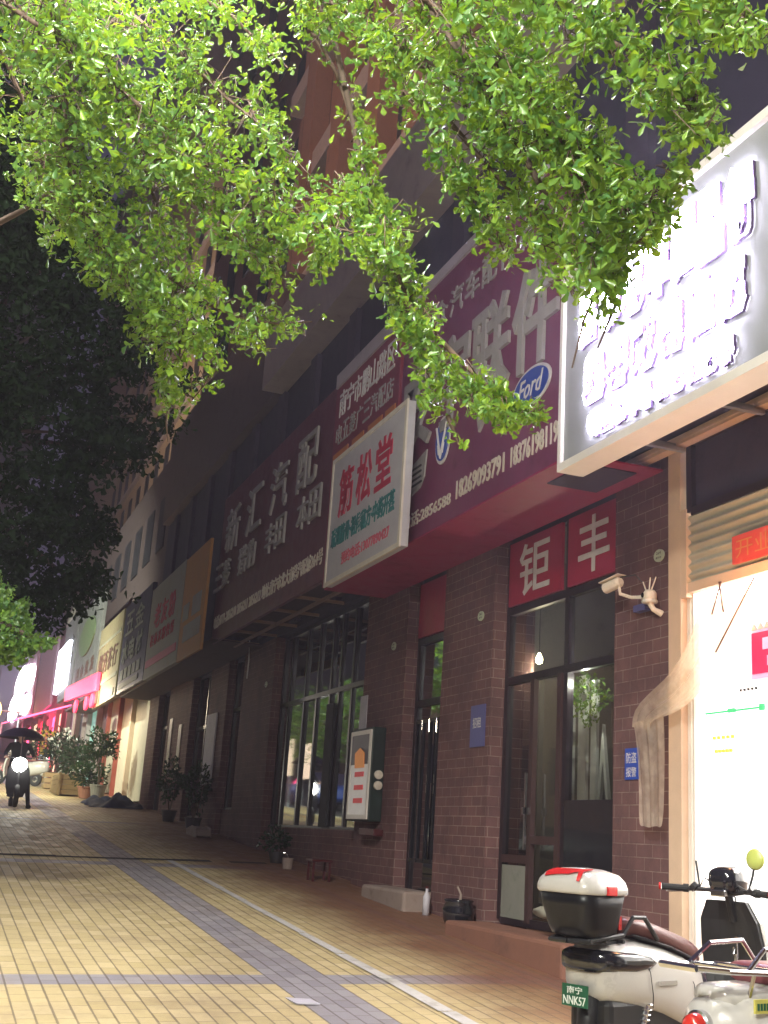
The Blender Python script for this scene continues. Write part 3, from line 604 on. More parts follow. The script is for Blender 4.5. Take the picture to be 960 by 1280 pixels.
# hanging lantern sign
c=empty('hanging_sign','small red light box under a violet scalloped crest, hanging in the shop doorway','sign')
MB().box(4.60,4.72,5.45,5.98,1.08,1.44).build('box','sign_pink',c,bevel=.01)
MB().box(4.59,4.6,5.48,5.95,1.11,1.36).build('face','sign_red_lit',c); MB().box(4.583,4.59,5.74,5.84,1.25,1.32).box(4.583,4.59,5.7,5.8,1.15,1.21).build('mark','sign_pink',c)
m=MB(); m.poly([(6.02,1.3),(6.02,1.5),(5.97,1.56),(5.9,1.55),(5.85,1.6),(5.7,1.64),(5.55,1.6),(5.45,1.56),(5.4,1.3)],4.73,4.75); m.build('crest','sign_violet',c)
m=MB()
for k in range(8): m.poly([(5.94-.06*k,1.375),(5.89-.06*k,1.375),(5.915-.06*k,1.41)],4.58,4.59)
m.build('scallop','poster_white',c); MB().tube([(4.74,5.75,1.62),(4.8,5.75,1.9)],.006,6).build('hook','galvanised',c)
# ============================================================ SCOOTERS
def wheel(parent,x,r=.22,w=.1,hub=.11,name='wheel'):
    t=MB(); prof=[]
    for k in range(13):
        a=math.pi*k/12; prof.append((r-.045+.045*math.sin(a),-w/2*math.cos(a)))
    prof=[(hub+.02,-w*.42)]+prof+[(hub+.02,w*.42)]
    t.lathe(prof,(x,0,r),'y',32); o=t.build('tyre','rubber',parent,smooth=True)
    h=MB(); h.lathe([(0,-.055),(.05,-.055),(.06,-.045),(hub,-.04),(hub+.03,-.035),(hub+.03,.035),(hub,.04),(.06,.045),(.05,.055),(0,.055)],(x,0,r),'y',28); h.build('rim','chrome',o)
    s=MB()
    for k in range(10):
        a=2*math.pi*k/10; s.tube([(x+.06*math.cos(a),-.046,r+.06*math.sin(a)),(x+(hub+.02)*math.cos(a),-.044,r+(hub+.02)*math.sin(a))],.007,5)
    s.build('spoke','black_plastic',o)
    return o
def loftx(secs,p=2.6,n=24): # (x,halfwidth,zc,halfheight)
    return MB().rings([ell(0,w,z,h,x,n,p) for x,w,z,h in secs])
sc=empty('electric_scooter','white electric scooter with black and white top box, brown seat and green plate','scooter',(3.2,5.20,gz(3.2,5.2)),math.radians(20))
def c1(mb,name,m,parent=sc,**k): return mb.build(name,m,parent,**k)
wheel(sc,0); wheel(sc,1.22)
body=c1(loftx([(-.30,.05,.55,.05),(-.29,.11,.55,.10),(-.22,.145,.55,.135),(-.05,.16,.545,.155),(.15,.165,.51,.165),(.32,.16,.46,.175),(.48,.14,.40,.18),(.55,.10,.37,.17),(.57,.05,.36,.13)],3.2),'body_panel','white_paint',smooth=True)
c1(loftx([(-.318,.05,.60,.02),(-.312,.118,.60,.048),(-.24,.156,.603,.052),(-.10,.171,.60,.05),(0.0,.173,.60,.035),(.04,.165,.60,.008)],4),'tail_light','gloss_black',smooth=True)
c1(MB().box(.10,.24,-.172,-.166,.50,.52),'side_badge','chrome')
c1(MB().box(-.2,.45,-.12,.12,.28,.44),'battery_case','black_plastic',bevel=.03)
for x_,a_ in ((.33,.163),(-.02,.168)):
    c1(MB().tube([(x_,-a_*.62,.665 if x_<0 else .60),(x_+.01,-a_*.99,.56 if x_<0 else .50),(x_+.03,-a_,.46 if x_<0 else .40),(x_+.05,-a_*.9,.40 if x_<0 else .31)],.0022,4),'seam','black_plastic',body)
for k in range(4): c1(MB().tube([(.90,.16-.1*k,.935),(.86,.1-.07*k,.99-.01*k),(.95,.02*k-.03,.90),(1.0,.01*k,.80)],.004,5),'cable','black_plastic')
seat=c1(loftx([(-.06,.05,.76,.02),(-.04,.10,.755,.045),(.08,.125,.745,.055),(.25,.135,.70,.055),(.42,.125,.655,.06),(.54,.10,.62,.06),(.585,.05,.59,.04)],2.6),'seat','brown_seat',smooth=True,sub=1)
c1(loftx([(.0,.128,.715,.008),(.25,.138,.665,.008),(.45,.125,.61,.01),(.56,.09,.575,.01)],3),'piping','black_plastic',seat,smooth=True)
# rear rack
rk=MB()
for s_ in (-1,1):
    rk.tube([(.14,s_*.13,.70),(.02,s_*.145,.80),(-.06,s_*.14,.80),(-.12,s_*.13,.72),(-.34,s_*.10,.69),(-.42,s_*.05,.69)],.011,8)
rk.tube([(-.42,.05,.69),(-.42,-.05,.69)],.011,8)
for x in (-.1,-.22,-.33): rk.tube([(x,-.12,.69),(x,.12,.69)],.009,8)
rk.box(-.36,-.08,-.09,.09,.675,.69); c1(rk,'rear_rack','black_plastic',smooth=False)
# top box
def bx(x,w,d,z): # rounded rect ring, tapering
    return [(x+d*math.copysign(abs(math.cos(a))**.55,math.cos(a)),w*math.copysign(abs(math.sin(a))**.55,math.sin(a)),z) for a in [2*math.pi*k/32 for k in range(32)]]
xb=-.27
tb=c1(MB().rings([bx(xb+.03,.10,.10,.700),bx(xb+.02,.145,.145,.712),bx(xb+.01,.16,.16,.75),bx(xb,.185,.182,.84),bx(xb,.197,.193,.90)]),'top_box','box_black',smooth=True)
lid=c1(MB().rings([bx(xb,.205,.20,.895),bx(xb,.212,.208,.905),bx(xb,.212,.208,.925),bx(xb,.20,.196,.955),bx(xb,.17,.165,.985),bx(xb,.10,.10,1.005),bx(xb,.03,.03,1.01)]),'box_lid','white_paint',tb,smooth=True)
c1(MB().box(xb-.05,xb+.03,-.219,-.2,.895,.935),'latch','red_plastic',tb,bevel=.004)
# red flash wrapped round the rear of the lid
def lidpt(deg,s_):
    a=math.radians(deg); z=np.interp(s_,[.14,.48,.81,.95,1.0],[1.01,1.005,.985,.955,.93]); q=s_+.025
    return (xb+.205*q*math.copysign(abs(math.cos(a))**.55,math.cos(a)),.209*q*math.copysign(abs(math.sin(a))**.55,math.sin(a)),z+.006)
m=MB(); n=18; V=[]
for i in range(n+1):
    u=i/n; d_=150+105*u; hi_=.60-.05*u; lo_=hi_+(.34*(1-u)**.8+.03)*(1 if u>.08 else u/.08)
    for k in range(4): V.append(lidpt(d_,hi_+(lo_-hi_)*k/3))
m.add(V,[(i*4+k,(i+1)*4+k,(i+1)*4+k+1,i*4+k+1) for i in range(n) for k in range(3)])
V=[]
for i in range(7):
    u=i/6; d_=222-14*u
    for k in range(3): V.append(lidpt(d_-8*k*(1-.6*u),.72+.25*u))
m.add(V,[(i*3+k,(i+1)*3+k,(i+1)*3+k+1,i*3+k+1) for i in range(6) for k in range(2)])
c1(m,'red_flash','red_plastic',lid,smooth=True)
c1(MB().box(xb+.19,xb+.215,-.1,.1,.74,.8),'reflector','red_plastic',tb)
tb.scale=(.86,.86,1); tb.location=(xb*.14+.01,0,0)
# plate, fender, shock, swing arm
c1(MB().tube([(-.24,0,.46),(-.26,0,.32),(-.27,0,.2)],[.06,.05,.045],10),'rear_fender','black_plastic',smooth=True)
pl=c1(MB().box(-.352,-.345,-.075,.075,.40,.495),'number_plate','plate_green')
def textx(body,m_,parent,x,y0,y1,z0,z1):  # lettering facing local -x
    o=text(body,m_,None,0,0,1,0,1,ext=.5,off=.01); me=o.data; a=np.empty(len(me.vertices)*3); me.vertices.foreach_get('co',a); a=a.reshape(-1,3)
    me.vertices.foreach_set('co',np.stack([x-.002*(a[:,0]<-.1),y0+(y1-y0)*a[:,1],z0+(z1-z0)*a[:,2]],1).ravel()); o.parent=parent; return o
textx('南宁','plate_white',pl,-.3525,.045,-.045,.455,.487); textx('NNK57','plate_white',pl,-.3525,.066,-.066,.408,.445)
c1(MB().box(-.344,-.25,-.03,.03,.42,.49),'plate_bracket','black_plastic')
m=MB()
for s_ in (-1,1): m.tube([(0,s_*.09,.22),(.12,s_*.11,.27),(.34,s_*.09,.30)],[.022,.026,.024],8)
c1(m,'swing_arm','black_plastic'); m=MB()
for s_ in (-1,1):
    m.tube([(.02,s_*.12,.24),(.10,s_*.125,.52)],.014,8)
    for k in range(8): m.lathe([(.027,0),(.03,.004),(.027,.008)],(.035+.008*k,s_*.12,.30+.022*k),'z',10)
c1(m,'shock_absorber','chrome')
# floor, leg shield, head, handlebar
c1(loftx([(.5,.14,.22,.03),(.6,.16,.21,.035),(.9,.16,.21,.035),(1.0,.15,.24,.05)],4),'floorboard','black_plastic',smooth=True)
ls=[]
for z,x,w,cv in ((.22,.96,.14,.02),(.35,.98,.17,.03),(.5,.99,.18,.04),(.65,.97,.185,.04),(.78,.94,.17,.04),(.88,.92,.12,.03)):
    ls.append([(x+(1-(2*abs(k/8-.5))**2)*cv*1.5-.02,w*(k/8*2-1),z) for k in range(9)]+[(x+.03+(1-(2*abs(k/8-.5))**2)*cv*1.5,w*(k/8*2-1),z) for k in range(8,-1,-1)])
c1(MB().rings(ls),'leg_shield','black_plastic',smooth=False,bevel=.004)
ls2=[[(x+.035+(0 if abs(y)<w*.9 else -.01),y*1.04,z) for (x,y,_) in r[:9]]+[(x+.06,y*1.04,z) for (x,y,_) in r[8::-1]] for r,(z,_,w,_) in zip(ls,((.22,0,.14,0),(.35,0,.17,0),(.5,0,.18,0),(.65,0,.185,0),(.78,0,.17,0),(.88,0,.12,0)))]
c1(MB().rings(ls2),'front_panel','white_paint',bevel=.004)
c1(MB().tube([(.955,-.03,.66),(.93,-.03,.65),(.925,-.03,.62),(.94,-.03,.60)],.006,6).tube([(.95,-.05,.7),(.93,-.05,.69)],.018,10).tube([(.93,-.05,.69),(.925,-.055,.6)],.004,5).tube([(.93,-.045,.62),(.93,-.04,.52)],.01,5),'ignition_key','chrome')
c1(MB().rings([ell(0,.04,.98,.03,.84,16,3),ell(0,.075,.985,.06,.86,16,3),ell(0,.085,.985,.075,.93,16,3),ell(0,.075,.975,.07,1.0,16,3),ell(0,.04,.97,.05,1.04,16,3)]),'handlebar_cowl','gloss_black',smooth=True)
c1(MB().box(.83,.86,-.045,.045,.90,.935),'meter','chrome',bevel=.006)
c1(MB().tube([(.80,-.33,.93),(.86,-.22,.93),(.92,-.1,.93),(.93,0,.91),(.92,.1,.93),(.86,.22,.93),(.80,.33,.93)],.012,8).tube([(.93,0,.91),(.98,0,.78)],.022,10),'handlebar','black_plastic')
for s_ in (-1,1):
    g=c1(MB().tube([(.868,s_*.205,.93),(.855,s_*.23,.93)],.022,10).tube([(.855,s_*.23,.93),(.80,s_*.33,.93)],[.017,.018],10),'grip','rubber')
    c1(MB().tube([(.80,s_*.335,.93),(.794,s_*.345,.93)],.019,10),'grip_end','red_plastic',g)
    c1(MB().tube([(.90,s_*.19,.925),(.90,s_*.25,.915),(.85,s_*.34,.91)],[.008,.007,.009],6),'brake_lever','chrome')
    c1(MB().tube([(.885,s_*.17,.93),(.88,s_*.19,.95)],.026,8),'switch_pod','black_plastic')
    mi=c1(MB().tube([(.89,s_*.15,.94),(.90,s_*.17,1.02),(.90,s_*.18,1.075)],.006,6),'mirror_stalk','black_plastic')
    if s_<0: c1(MB().lathe([(0,-.014),(.045,-.012),(.055,0),(.045,.012),(0,.014)],(.90,s_*.185,1.10),'x',22),'mirror','mirror_yellow',mi,smooth=True)
c1(MB().tube([(1.0,0,.86),(1.12,0,.55),(1.2,.0,.42)],.03,10).tube([(1.2,-.08,.44),(1.22,-.08,.22)],.018,8).tube([(1.2,.08,.44),(1.22,.08,.22)],.018,8).box(1.17,1.23,-.09,.09,.42,.46),'front_fork','black_plastic')
fd=[]
for k in range(9):
    a=math.radians(20+15*k); cx,cz=1.22+.26*math.cos(a),.22+.26*math.sin(a); nx,nz=math.cos(a),math.sin(a)
    fd.append([(cx+nx*h*.03,y,cz+nz*h*.03) for y,h in ((-.075,-1),(-.06,0),(0,.5),(.06,0),(.075,-1),(.05,-.6),(0,0),(-.05,-.6))])
c1(MB().rings(fd),'front_fender','white_paint',smooth=True)
c1(MB().lathe([(.06,0),(.055,.03),(.0,.045)],(1.03,0,.78),'x',18),'headlight','chrome')
c1(MB().tube([(.3,.12,.24),(.2,.28,.0)],.012,6),'side_stand','black_plastic')
for o_ in sc.children:
    if o_.name.split('.')[0] in ('body_panel','tail_light','number_plate','plate_bracket','rear_fender'): o_.location.x=.05
# --- second scooter, its tail in the near corner
s2=empty('white_moped','white retro moped with round red tail light, chrome rack and yellow sticker','moped',(2.98,3.78,gz(2.98,3.78)),math.radians(14))
def c2(mb,name,m,parent=s2,**k): return mb.build(name,m,parent,**k)
wheel(s2,0,.21); wheel(s2,1.2,.21)
c2(loftx([(-.40,.04,.56,.07),(-.37,.10,.57,.14),(-.28,.16,.57,.17),(-.12,.20,.545,.20),(.08,.215,.52,.21),(.25,.20,.49,.21),(.4,.15,.43,.19),(.5,.08,.38,.15)],2.4,28),'body_panel','white_paint',smooth=True)
c2(MB().rings([ell(0,.035,.70,.05,-.36,20,2.6),ell(0,.09,.71,.05,-.32,20,2.6),ell(0,.12,.71,.055,-.1,20,2.6),ell(0,.11,.70,.05,.1,20,2.6)]),'tail_cowl','white_paint',smooth=True)
tl_=c2(MB().lathe([(0,-.075),(.02,-.073),(.038,-.06),(.046,-.035),(.046,0)],(-.385,0,.62),'x',24),'tail_light','tail_red',smooth=True)
c2(MB().lathe([(.047,-.03),(.054,-.025),(.054,.02),(.047,.03)],(-.385,0,.62),'x',24),'light_ring','chrome',tl_)
c2(MB().box(-.30,-.19,-.158,-.150,.68,.725),'sticker','yellow_label'); 
m=MB(); 
for k in range(6): m.box(-.29+.016*k,-.28+.016*k,-.16,-.158,.69,.712)
c2(m,'sticker_print','plate_green')
st=c2(MB().lathe([(0,-.01),(.03,-.008),(.034,.0),(.02,.012)],(-.05,-.205,.57),'y',18),'indicator','chrome')
rk=MB()
for s_ in (-1,1): rk.tube([(.12,s_*.13,.79),(-.05,s_*.14,.80),(-.4,s_*.13,.81),(-.5,s_*.08,.815)],.010,8); rk.tube([(-.3,s_*.13,.81),(-.2,s_*.12,.88),(-.02,s_*.12,.89),(.08,s_*.13,.80)],.009,8); rk.tube([(-.25,s_*.12,.81),(-.25,s_*.09,.72)],.008,6)
rk.tube([(-.5,-.08,.815),(-.5,.08,.815)],.012,8)
for x in (-.4,-.28,-.16,-.05): rk.tube([(x,-.13,.81),(x,.13,.81)],.007,8)
c2(rk,'rear_rack','chrome')
c2(loftx([(-.16,.06,.79,.03),(-.1,.12,.79,.04),(.15,.14,.775,.05),(.4,.12,.755,.045),(.5,.06,.74,.03)],2.6),'seat','wood_seat',smooth=True)
c2(MB().tube([(-.1,.0,.44),(-.3,0,.38),(-.36,0,.25)],[.1,.09,.07],12),'rear_fender','white_paint',smooth=True)
c2(loftx([(.45,.14,.22,.03),(.6,.16,.21,.035),(.95,.16,.23,.04)],4),'floorboard','black_plastic',smooth=True)
c2(MB().rings(ls),'leg_shield','white_paint')
c2(MB().tube([(.80,-.33,.97),(.86,-.22,.97),(.93,0,.95),(.86,.22,.97),(.80,.33,.97)],.012,8).tube([(.93,0,.95),(1.0,0,.75),(1.18,0,.42),(1.2,.08,.21)],.025,8),'handlebar','chrome')
for s_ in (-1,1): c2(MB().tube([(.86,s_*.22,.97),(.80,s_*.33,.97)],.018,10),'grip','rubber')
c2(MB().rings([ell(0,.04,1.0,.04,.86,16,2.3),ell(0,.09,1.0,.08,.92,16,2.3),ell(0,.09,1.0,.08,1.0,16,2.3),ell(0,.05,1.0,.06,1.05,16,2.3)]),'headlamp_cowl','white_paint',smooth=True)
c2(MB().tube([(.87,-.1,.97),(.88,-.2,1.08)],.006,6).lathe([(0,-.01),(.05,0),(0,.01)],(.88,-.22,1.12),'x',18),'mirror','chrome')
# --- parked moped up the street: a copy of the white one
def copy_tree(o,parent=None):
    c=o.copy(); COL.objects.link(c)
    if parent: c.parent=parent
    for ch in list(o.children): copy_tree(ch,c)
    return c
k=copy_tree(s2); k.location=(3.15,38.5,gz(3.15,38.5)); k.rotation_euler=(0,0,math.radians(150)); k['label']='small moped parked in front of the potted plants far up the street'
k=copy_tree(sc); k.location=(3.4,46,gz(3.4,46)); k.rotation_euler=(0,0,math.radians(-60)); k['label']='scooter with a top box parked far up the street under the red neon sign'
# ============================================================ RIDER AND MACHINE
rx,ry=1.78,26.5; rz_=gz(rx,ry)
rs=empty('motor_scooter','dark scooter with a glaring headlight and a dark sun canopy, coming down the pavement','scooter',(rx,ry,rz_),math.radians(-90))
def c3(mb,name,m,parent=rs,**k): return mb.build(name,m,parent,**k)
wheel(rs,-.55,.23); wheel(rs,.62,.23)
c3(loftx([(-.8,.06,.6,.08),(-.6,.15,.58,.16),(-.2,.17,.52,.2),(.05,.14,.4,.16)],3),'body_panel','black_plastic',smooth=True)
c3(loftx([(-.6,.1,.78,.04),(-.3,.14,.78,.05),(.05,.1,.74,.05)],2.6),'seat','black_plastic',smooth=True)
c3(MB().rings([[(x+.37,y,z) for x,y,z in [( .03,-w,zz),(.09,0,zz),(.03,w,zz),(-.03,w*.9,zz),(0,0,zz),(-.03,-w*.9,zz)]] for zz,w in ((.22,.15),(.4,.22),(.6,.24),(.8,.2),(.95,.13))]),'leg_shield','black_plastic')
c3(loftx([(0,.15,.24,.03),(.35,.16,.24,.03)],4),'floorboard','black_plastic')
c3(MB().tube([(.3,-.34,1.0),(.36,-.15,1.0),(.4,0,.98),(.36,.15,1.0),(.3,.34,1.0)],.016,8).tube([(.4,0,.98),(.6,0,.3)],.03,8),'handlebar','black_plastic')
c3(MB().lathe([(0,.04),(.1,.035),(.15,.0),(.14,-.03)],(.47,0,.86),'x',20),'headlight','head_glow')  # disc oversized so its glare is part of the shape
cp=MB(); n=16; R=[]
for r,h in ((.0,.22),(.2,.2),(.38,.12),(.5,0)): R.append([(.05+r*1.15*math.cos(2*math.pi*k/n),r*1.0*math.sin(2*math.pi*k/n),1.42+h) for k in range(n)])
cp.rings(R,False); c3(cp,'canopy','umbrella_cloth',smooth=True)
c3(MB().tube([(.36,0,1.0),(.3,0,1.3),(.05,0,1.62)],.014,8),'canopy_pole','chrome')
def person(name,label,nodes,edges,radii,loc,rz,clothes):
    me=bpy.data.meshes.new('body'); me.from_pydata(nodes,edges,[]); me.update(); o=bpy.data.objects.new(name,me); COL.objects.link(o)
    me.materials.append(M[clothes]); o.location=loc; o.rotation_euler=(0,0,rz)
    sk=o.modifiers.new('s','SKIN'); 
    for i,r in enumerate(radii): me.skin_vertices[0].data[i].radius=(r,r*.9 if i not in (1,2) else r*.65)
    me.skin_vertices[0].data[0].use_root=True
    sb=o.modifiers.new('u','SUBSURF'); sb.levels=1; sb.render_levels=2; sk.use_smooth_shade=True
    return tag(o,label,'person')
nodes=[(-.25,0,.86),(-.22,0,1.08),(-.16,0,1.27),(-.14,0,1.37),
 (-.2,.1,.84),(.12,.16,.80),(.08,.24,.42),(.06,.3,.08),(.2,.31,.04),
 (-.2,-.1,.84),(.15,-.14,.80),(.2,-.14,.45),(.2,-.14,.32),(.3,-.14,.28),
 (-.15,.19,1.28),(-.02,.28,1.1),(.25,.29,1.02),(.31,.28,1.02),
 (-.15,-.19,1.28),(-.02,-.28,1.1),(.25,-.29,1.02),(.31,-.28,1.02)]
edges=[(0,1),(1,2),(2,3),(0,4),(4,5),(5,6),(6,7),(7,8),(0,9),(9,10),(10,11),(11,12),(12,13),(2,14),(14,15),(15,16),(16,17),(2,18),(18,19),(19,20),(20,21)]
rad=[.15,.15,.16,.06,.09,.085,.06,.045,.045,.09,.085,.06,.045,.045,.065,.05,.038,.04,.065,.05,.038,.04]
pr=person('person','person in dark clothes riding the headlit scooter, one foot on the pavement',nodes,edges,rad,(rx,ry,rz_),math.radians(-90),'dark_cloth')
hd=MB()
hd.rings([ell(0,.03,1.36,.02,-.14,14,2)]+[]) if False else None
R=[]
for t in range(9):
    a=math.pi*t/8; r=.095*math.sin(a)*(1-.12*math.cos(a)); R.append([(-.12+r*1.1*math.cos(2*math.pi*k/14),r*.85*math.sin(2*math.pi*k/14),1.50-.125*math.cos(a)) for k in range(14)])
h=MB().rings(R).tube([(-.14,0,1.33),(-.125,0,1.42)],.05,10); h.tube([(-.02,0,1.5),(.0,0,1.475)],[.012,.016],6); h.build('head','skin',pr,smooth=True)
MB().rings([[(-.135+.115*math.sin(a)*math.cos(2*math.pi*k/14),.095*math.sin(a)*math.sin(2*math.pi*k/14),1.53+.11*math.cos(a)) for k in range(14)] for a in (.1,.5,.9,1.3,1.6)]).build('hair','ink',pr,smooth=True)
# hands closed round the grips
for s_ in (-1,1):
    m=MB(); bx0=(.31,.28*s_,1.02); m.tube([(.29,.28*s_,1.02),(.335,.28*s_,1.02)],[.032,.03],8)
    for f_ in range(4):
        yy=s_*(.25+.02*f_); m.tube([(.335,yy,1.025),(.36,yy,1.015),(.355,yy,.99),(.335,yy,.985)],[.010,.010,.009,.008],6)
    m.tube([(.30,s_*.25,1.01),(.32,s_*.235,.985),(.345,s_*.24,.98)],[.012,.011,.009],6); m.build('hand','skin',pr,smooth=True)
MB().rings([ell(0,.045,.035,.035,x,12,2.6,.305) for x in (.02,.1,.2,.27)]).build('shoe','rubber',pr,smooth=True)
# ============================================================ POTS, PLANTS, JUNK
def leafmesh(mb_v,mb_f,c,a,b,L,W,nrm_fold=.25):
    # c base, a axis (unit), b side (unit); six-point obovate blade folded along the rib
    n=np.cross(a,b); 
    pts=[c, c+a*L*.35+b*W*.28+n*W*.1, c+a*L*.75+b*W*.5+n*W*.2, c+a*L, c+a*L*.75-b*W*.5+n*W*.2, c+a*L*.35-b*W*.28+n*W*.1]
    k=len(mb_v); mb_v.extend(pts); mb_f.append((k,k+1,k+2,k+3)); mb_f.append((k,k+3,k+4,k+5))
def bush(name,mat_,parent,c,rx_,rz__,n,L,seed,W=.45):
    g=np.random.default_rng(seed); V=[];Fc=[]
    for i in range(n):
        d=g.normal(size=3); d/=np.linalg.norm(d); r=g.uniform(.35,1)**.6
        p=np.array(c)+d*np.array([rx_,rx_,rz__])*r*(1+.25*math.sin(3*d[0]+seed)+.2*math.sin(5*d[2]+seed))
        a=d*.6+g.normal(size=3)*.6+np.array([0,0,.2]); a/=np.linalg.norm(a); b=np.cross(a,g.normal(size=3)); b/=np.linalg.norm(b)
        leafmesh(V,Fc,p,a,b,L*g.uniform(.6,1.2),L*W*g.uniform(.7,1.1))
    me=bpy.data.meshes.new(name); me.from_pydata([tuple(v) for v in V],[],Fc); me.materials.append(M[mat_]); o=bpy.data.objects.new(name,me); COL.objects.link(o); o.parent=parent
    return o
def pot(parent,x,y,r,h,m='terracotta',dz=0):
    z=gz(x,y)+dz; MB().lathe([(0,z),(r*.72,z),(r,z+h*.9),(r*1.08,z+h*.9),(r*1.08,z+h),(r*.95,z+h),(r*.9,z+h*.88),(0,z+h*.88)],(x,y,0),'z',20).build('pot',m,parent,smooth=False)
    return z+h*.88
def potted(label,x,y,r,h,bh,br,n,L,seed,m='terracotta',fl=None,cat='potted plant',stem=.3):
    t=empty('potted_plant',label,cat,group='potted plants along the shop fronts'); z=pot(t,x,y,r,h,m)
    st=MB()
    for k in range(4): 
        a=seed+k*1.6; st.tube([(x,y,z-.03),(x+.05*math.cos(a),y+.05*math.sin(a),z+stem*.6),(x+br*.5*math.cos(a),y+br*.5*math.sin(a),z+stem+bh*.5)],[.014,.01,.005],6)
    st.build('stem','twig',t); bush('foliage','leaf_pot',t,(x,y,z+stem+bh*.5),br,bh*.6,n,L,seed)
    if fl:
        bush('flowers',fl,t,(x,y,z+stem+bh*.7),br*.8,bh*.5,n//4,L*.8,seed+5,.9)
    return t
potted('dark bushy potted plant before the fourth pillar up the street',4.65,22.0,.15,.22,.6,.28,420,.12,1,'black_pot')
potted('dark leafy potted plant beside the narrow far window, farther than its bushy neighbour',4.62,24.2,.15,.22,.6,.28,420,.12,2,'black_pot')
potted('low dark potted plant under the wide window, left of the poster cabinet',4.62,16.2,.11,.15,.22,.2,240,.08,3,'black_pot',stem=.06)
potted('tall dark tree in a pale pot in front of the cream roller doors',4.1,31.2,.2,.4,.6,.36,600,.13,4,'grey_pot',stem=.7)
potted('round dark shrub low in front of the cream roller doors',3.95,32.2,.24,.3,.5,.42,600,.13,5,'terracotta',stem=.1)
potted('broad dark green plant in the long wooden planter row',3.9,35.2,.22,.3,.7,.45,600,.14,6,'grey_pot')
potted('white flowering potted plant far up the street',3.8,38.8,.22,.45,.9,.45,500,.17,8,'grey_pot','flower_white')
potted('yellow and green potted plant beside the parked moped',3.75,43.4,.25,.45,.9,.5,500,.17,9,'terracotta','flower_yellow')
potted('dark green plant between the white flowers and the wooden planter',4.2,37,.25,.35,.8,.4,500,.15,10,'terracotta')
cr=empty('wooden_planter','long low wooden planter box on the pavement by the potted plants','planter'); zc=gz(3.7,34)
m=MB()
for k in range(4): m.box(3.3,3.33,32.9,35.0,zc-.02+.13*k,zc+.1+.13*k); m.box(3.85,3.88,32.9,35,zc-.02+.13*k,zc+.1+.13*k)
for k in range(4): m.box(3.33,3.85,32.9,32.93,zc-.02+.13*k,zc+.1+.13*k)
m.build('planks','crate_wood',cr); MB().box(3.28,3.34,32.86,32.94,zc-.05,zc+.54).box(3.28,3.34,34.94,35.02,zc-.05,zc+.54).box(3.84,3.9,32.86,32.94,zc-.05,zc+.54).build('corner_post','crate_wood',cr)
B(3.34,3.84,32.94,34.94,zc+.3,zc+.42).build('soil','drain_dark',cr)
cr=empty('wooden_crate','small wooden crate between the potted plants and the white flowers','crate'); zc=gz(3.6,37.5)
m=MB()
for k in range(3): m.box(3.3,3.32,37.2,38.0,zc+.16*k,zc+.13+.16*k); m.box(3.3,3.9,37.18,37.2,zc+.16*k,zc+.13+.16*k); m.box(3.88,3.9,37.2,38,zc+.16*k,zc+.13+.16*k)
m.build('slats','crate_wood',cr); B(3.32,3.88,37.2,38,zc,zc+.05).build('base','crate_wood',cr)
# tarp heap
g=np.random.default_rng(5); N=26; V=[];Fc=[]
for j in range(N):
    for i in range(N):
        u,v=i/(N-1)*2-1,j/(N-1)*2-1; x=4.2+.62*u; y=29.2+1.1*v; e=max(0,1-u*u)*max(0,1-v*v)
        h=.3*e**.6*(.6+.4*math.sin(5*u+2*v)*math.cos(4*v)+.15*math.sin(13*u-7*v)); V.append((x+.05*math.sin(9*v),y+.1*math.sin(7*u),gz(x,y)+.01+max(0,h)))
Fc=[(j*N+i,j*N+i+1,(j+1)*N+i+1,(j+1)*N+i) for j in range(N-1) for i in range(N-1)]
t=MB().add(V,Fc).build('tarpaulin','tarp',smooth=True); tag(t,'crumpled blue tarpaulin heaped on the pavement before the roller doors','tarpaulin')
# black pot by pillar, bottle, junk
t=empty('black_pot','black clay pot on the pavement at the foot of the second pillar','pot'); z=gz(4.72,10.38)
MB().lathe([(0,z),(.1,z),(.14,z+.08),(.15,z+.17),(.125,z+.23),(.14,z+.25),(.125,z+.26),(.11,z+.23),(0,z+.21)],(4.72,10.38,0),'z',24).build('vessel','gloss_black',t,smooth=True)
MB().tube([(4.72,10.38,z+.16),(4.73,10.36,z+.3),(4.70,10.38,z+.37)],[.02,.012,.01],8).build('stub','stone',t)
t=empty('plastic_bottle','pale plastic bottle standing beside the black pot','bottle'); z=gz(4.72,11.3)
MB().lathe([(0,z),(.035,z),(.035,z+.17),(.014,z+.22),(.014,z+.25),(0,z+.25)],(4.78,11.28,0),'z',14).build('body','paper',t,smooth=True); MB().lathe([(0,z+.25),(.017,z+.25),(.017,z+.27),(0,z+.27)],(4.78,11.28,0),'z',12).build('cap','red_bucket',t)
t=empty('paint_pail','small pale pail on the pavement under the wide window','pail'); z=gz(4.6,15.4)
MB().lathe([(0,z),(.06,z),(.075,z+.14),(.08,z+.14),(.07,z+.13),(0,z+.12)],(4.55,15.4,0),'z',18).build('body','stone',t); MB().tube([(4.55,15.33,z+.13),(4.5,15.35,z+.2),(4.5,15.45,z+.2),(4.55,15.47,z+.13)],.004,5).build('handle','chrome',t)
t=empty('red_stool','low dark red plastic stool on the pavement below the poster cabinet','stool'); z=gz(4.5,14.1)
B(4.42,4.68,13.95,14.21,z+.22,z+.25).build('seat','red_bucket',t,bevel=.01)
for a,b in ((4.44,13.97),(4.64,13.97),(4.44,14.17),(4.64,14.17)): B(a,a+.025,b,b+.025,z,z+.22).build('leg','red_bucket',t)
t=empty('broken_kerbstone','pale broken stone lying by the narrow far window','stone'); z=gz(4.4,20.6)
MB().poly([(20.2,z),(21.0,z),(21.05,z+.1),(20.6,z+.16),(20.25,z+.12)],4.35,4.6).build('block','stone',t,bevel=.02)
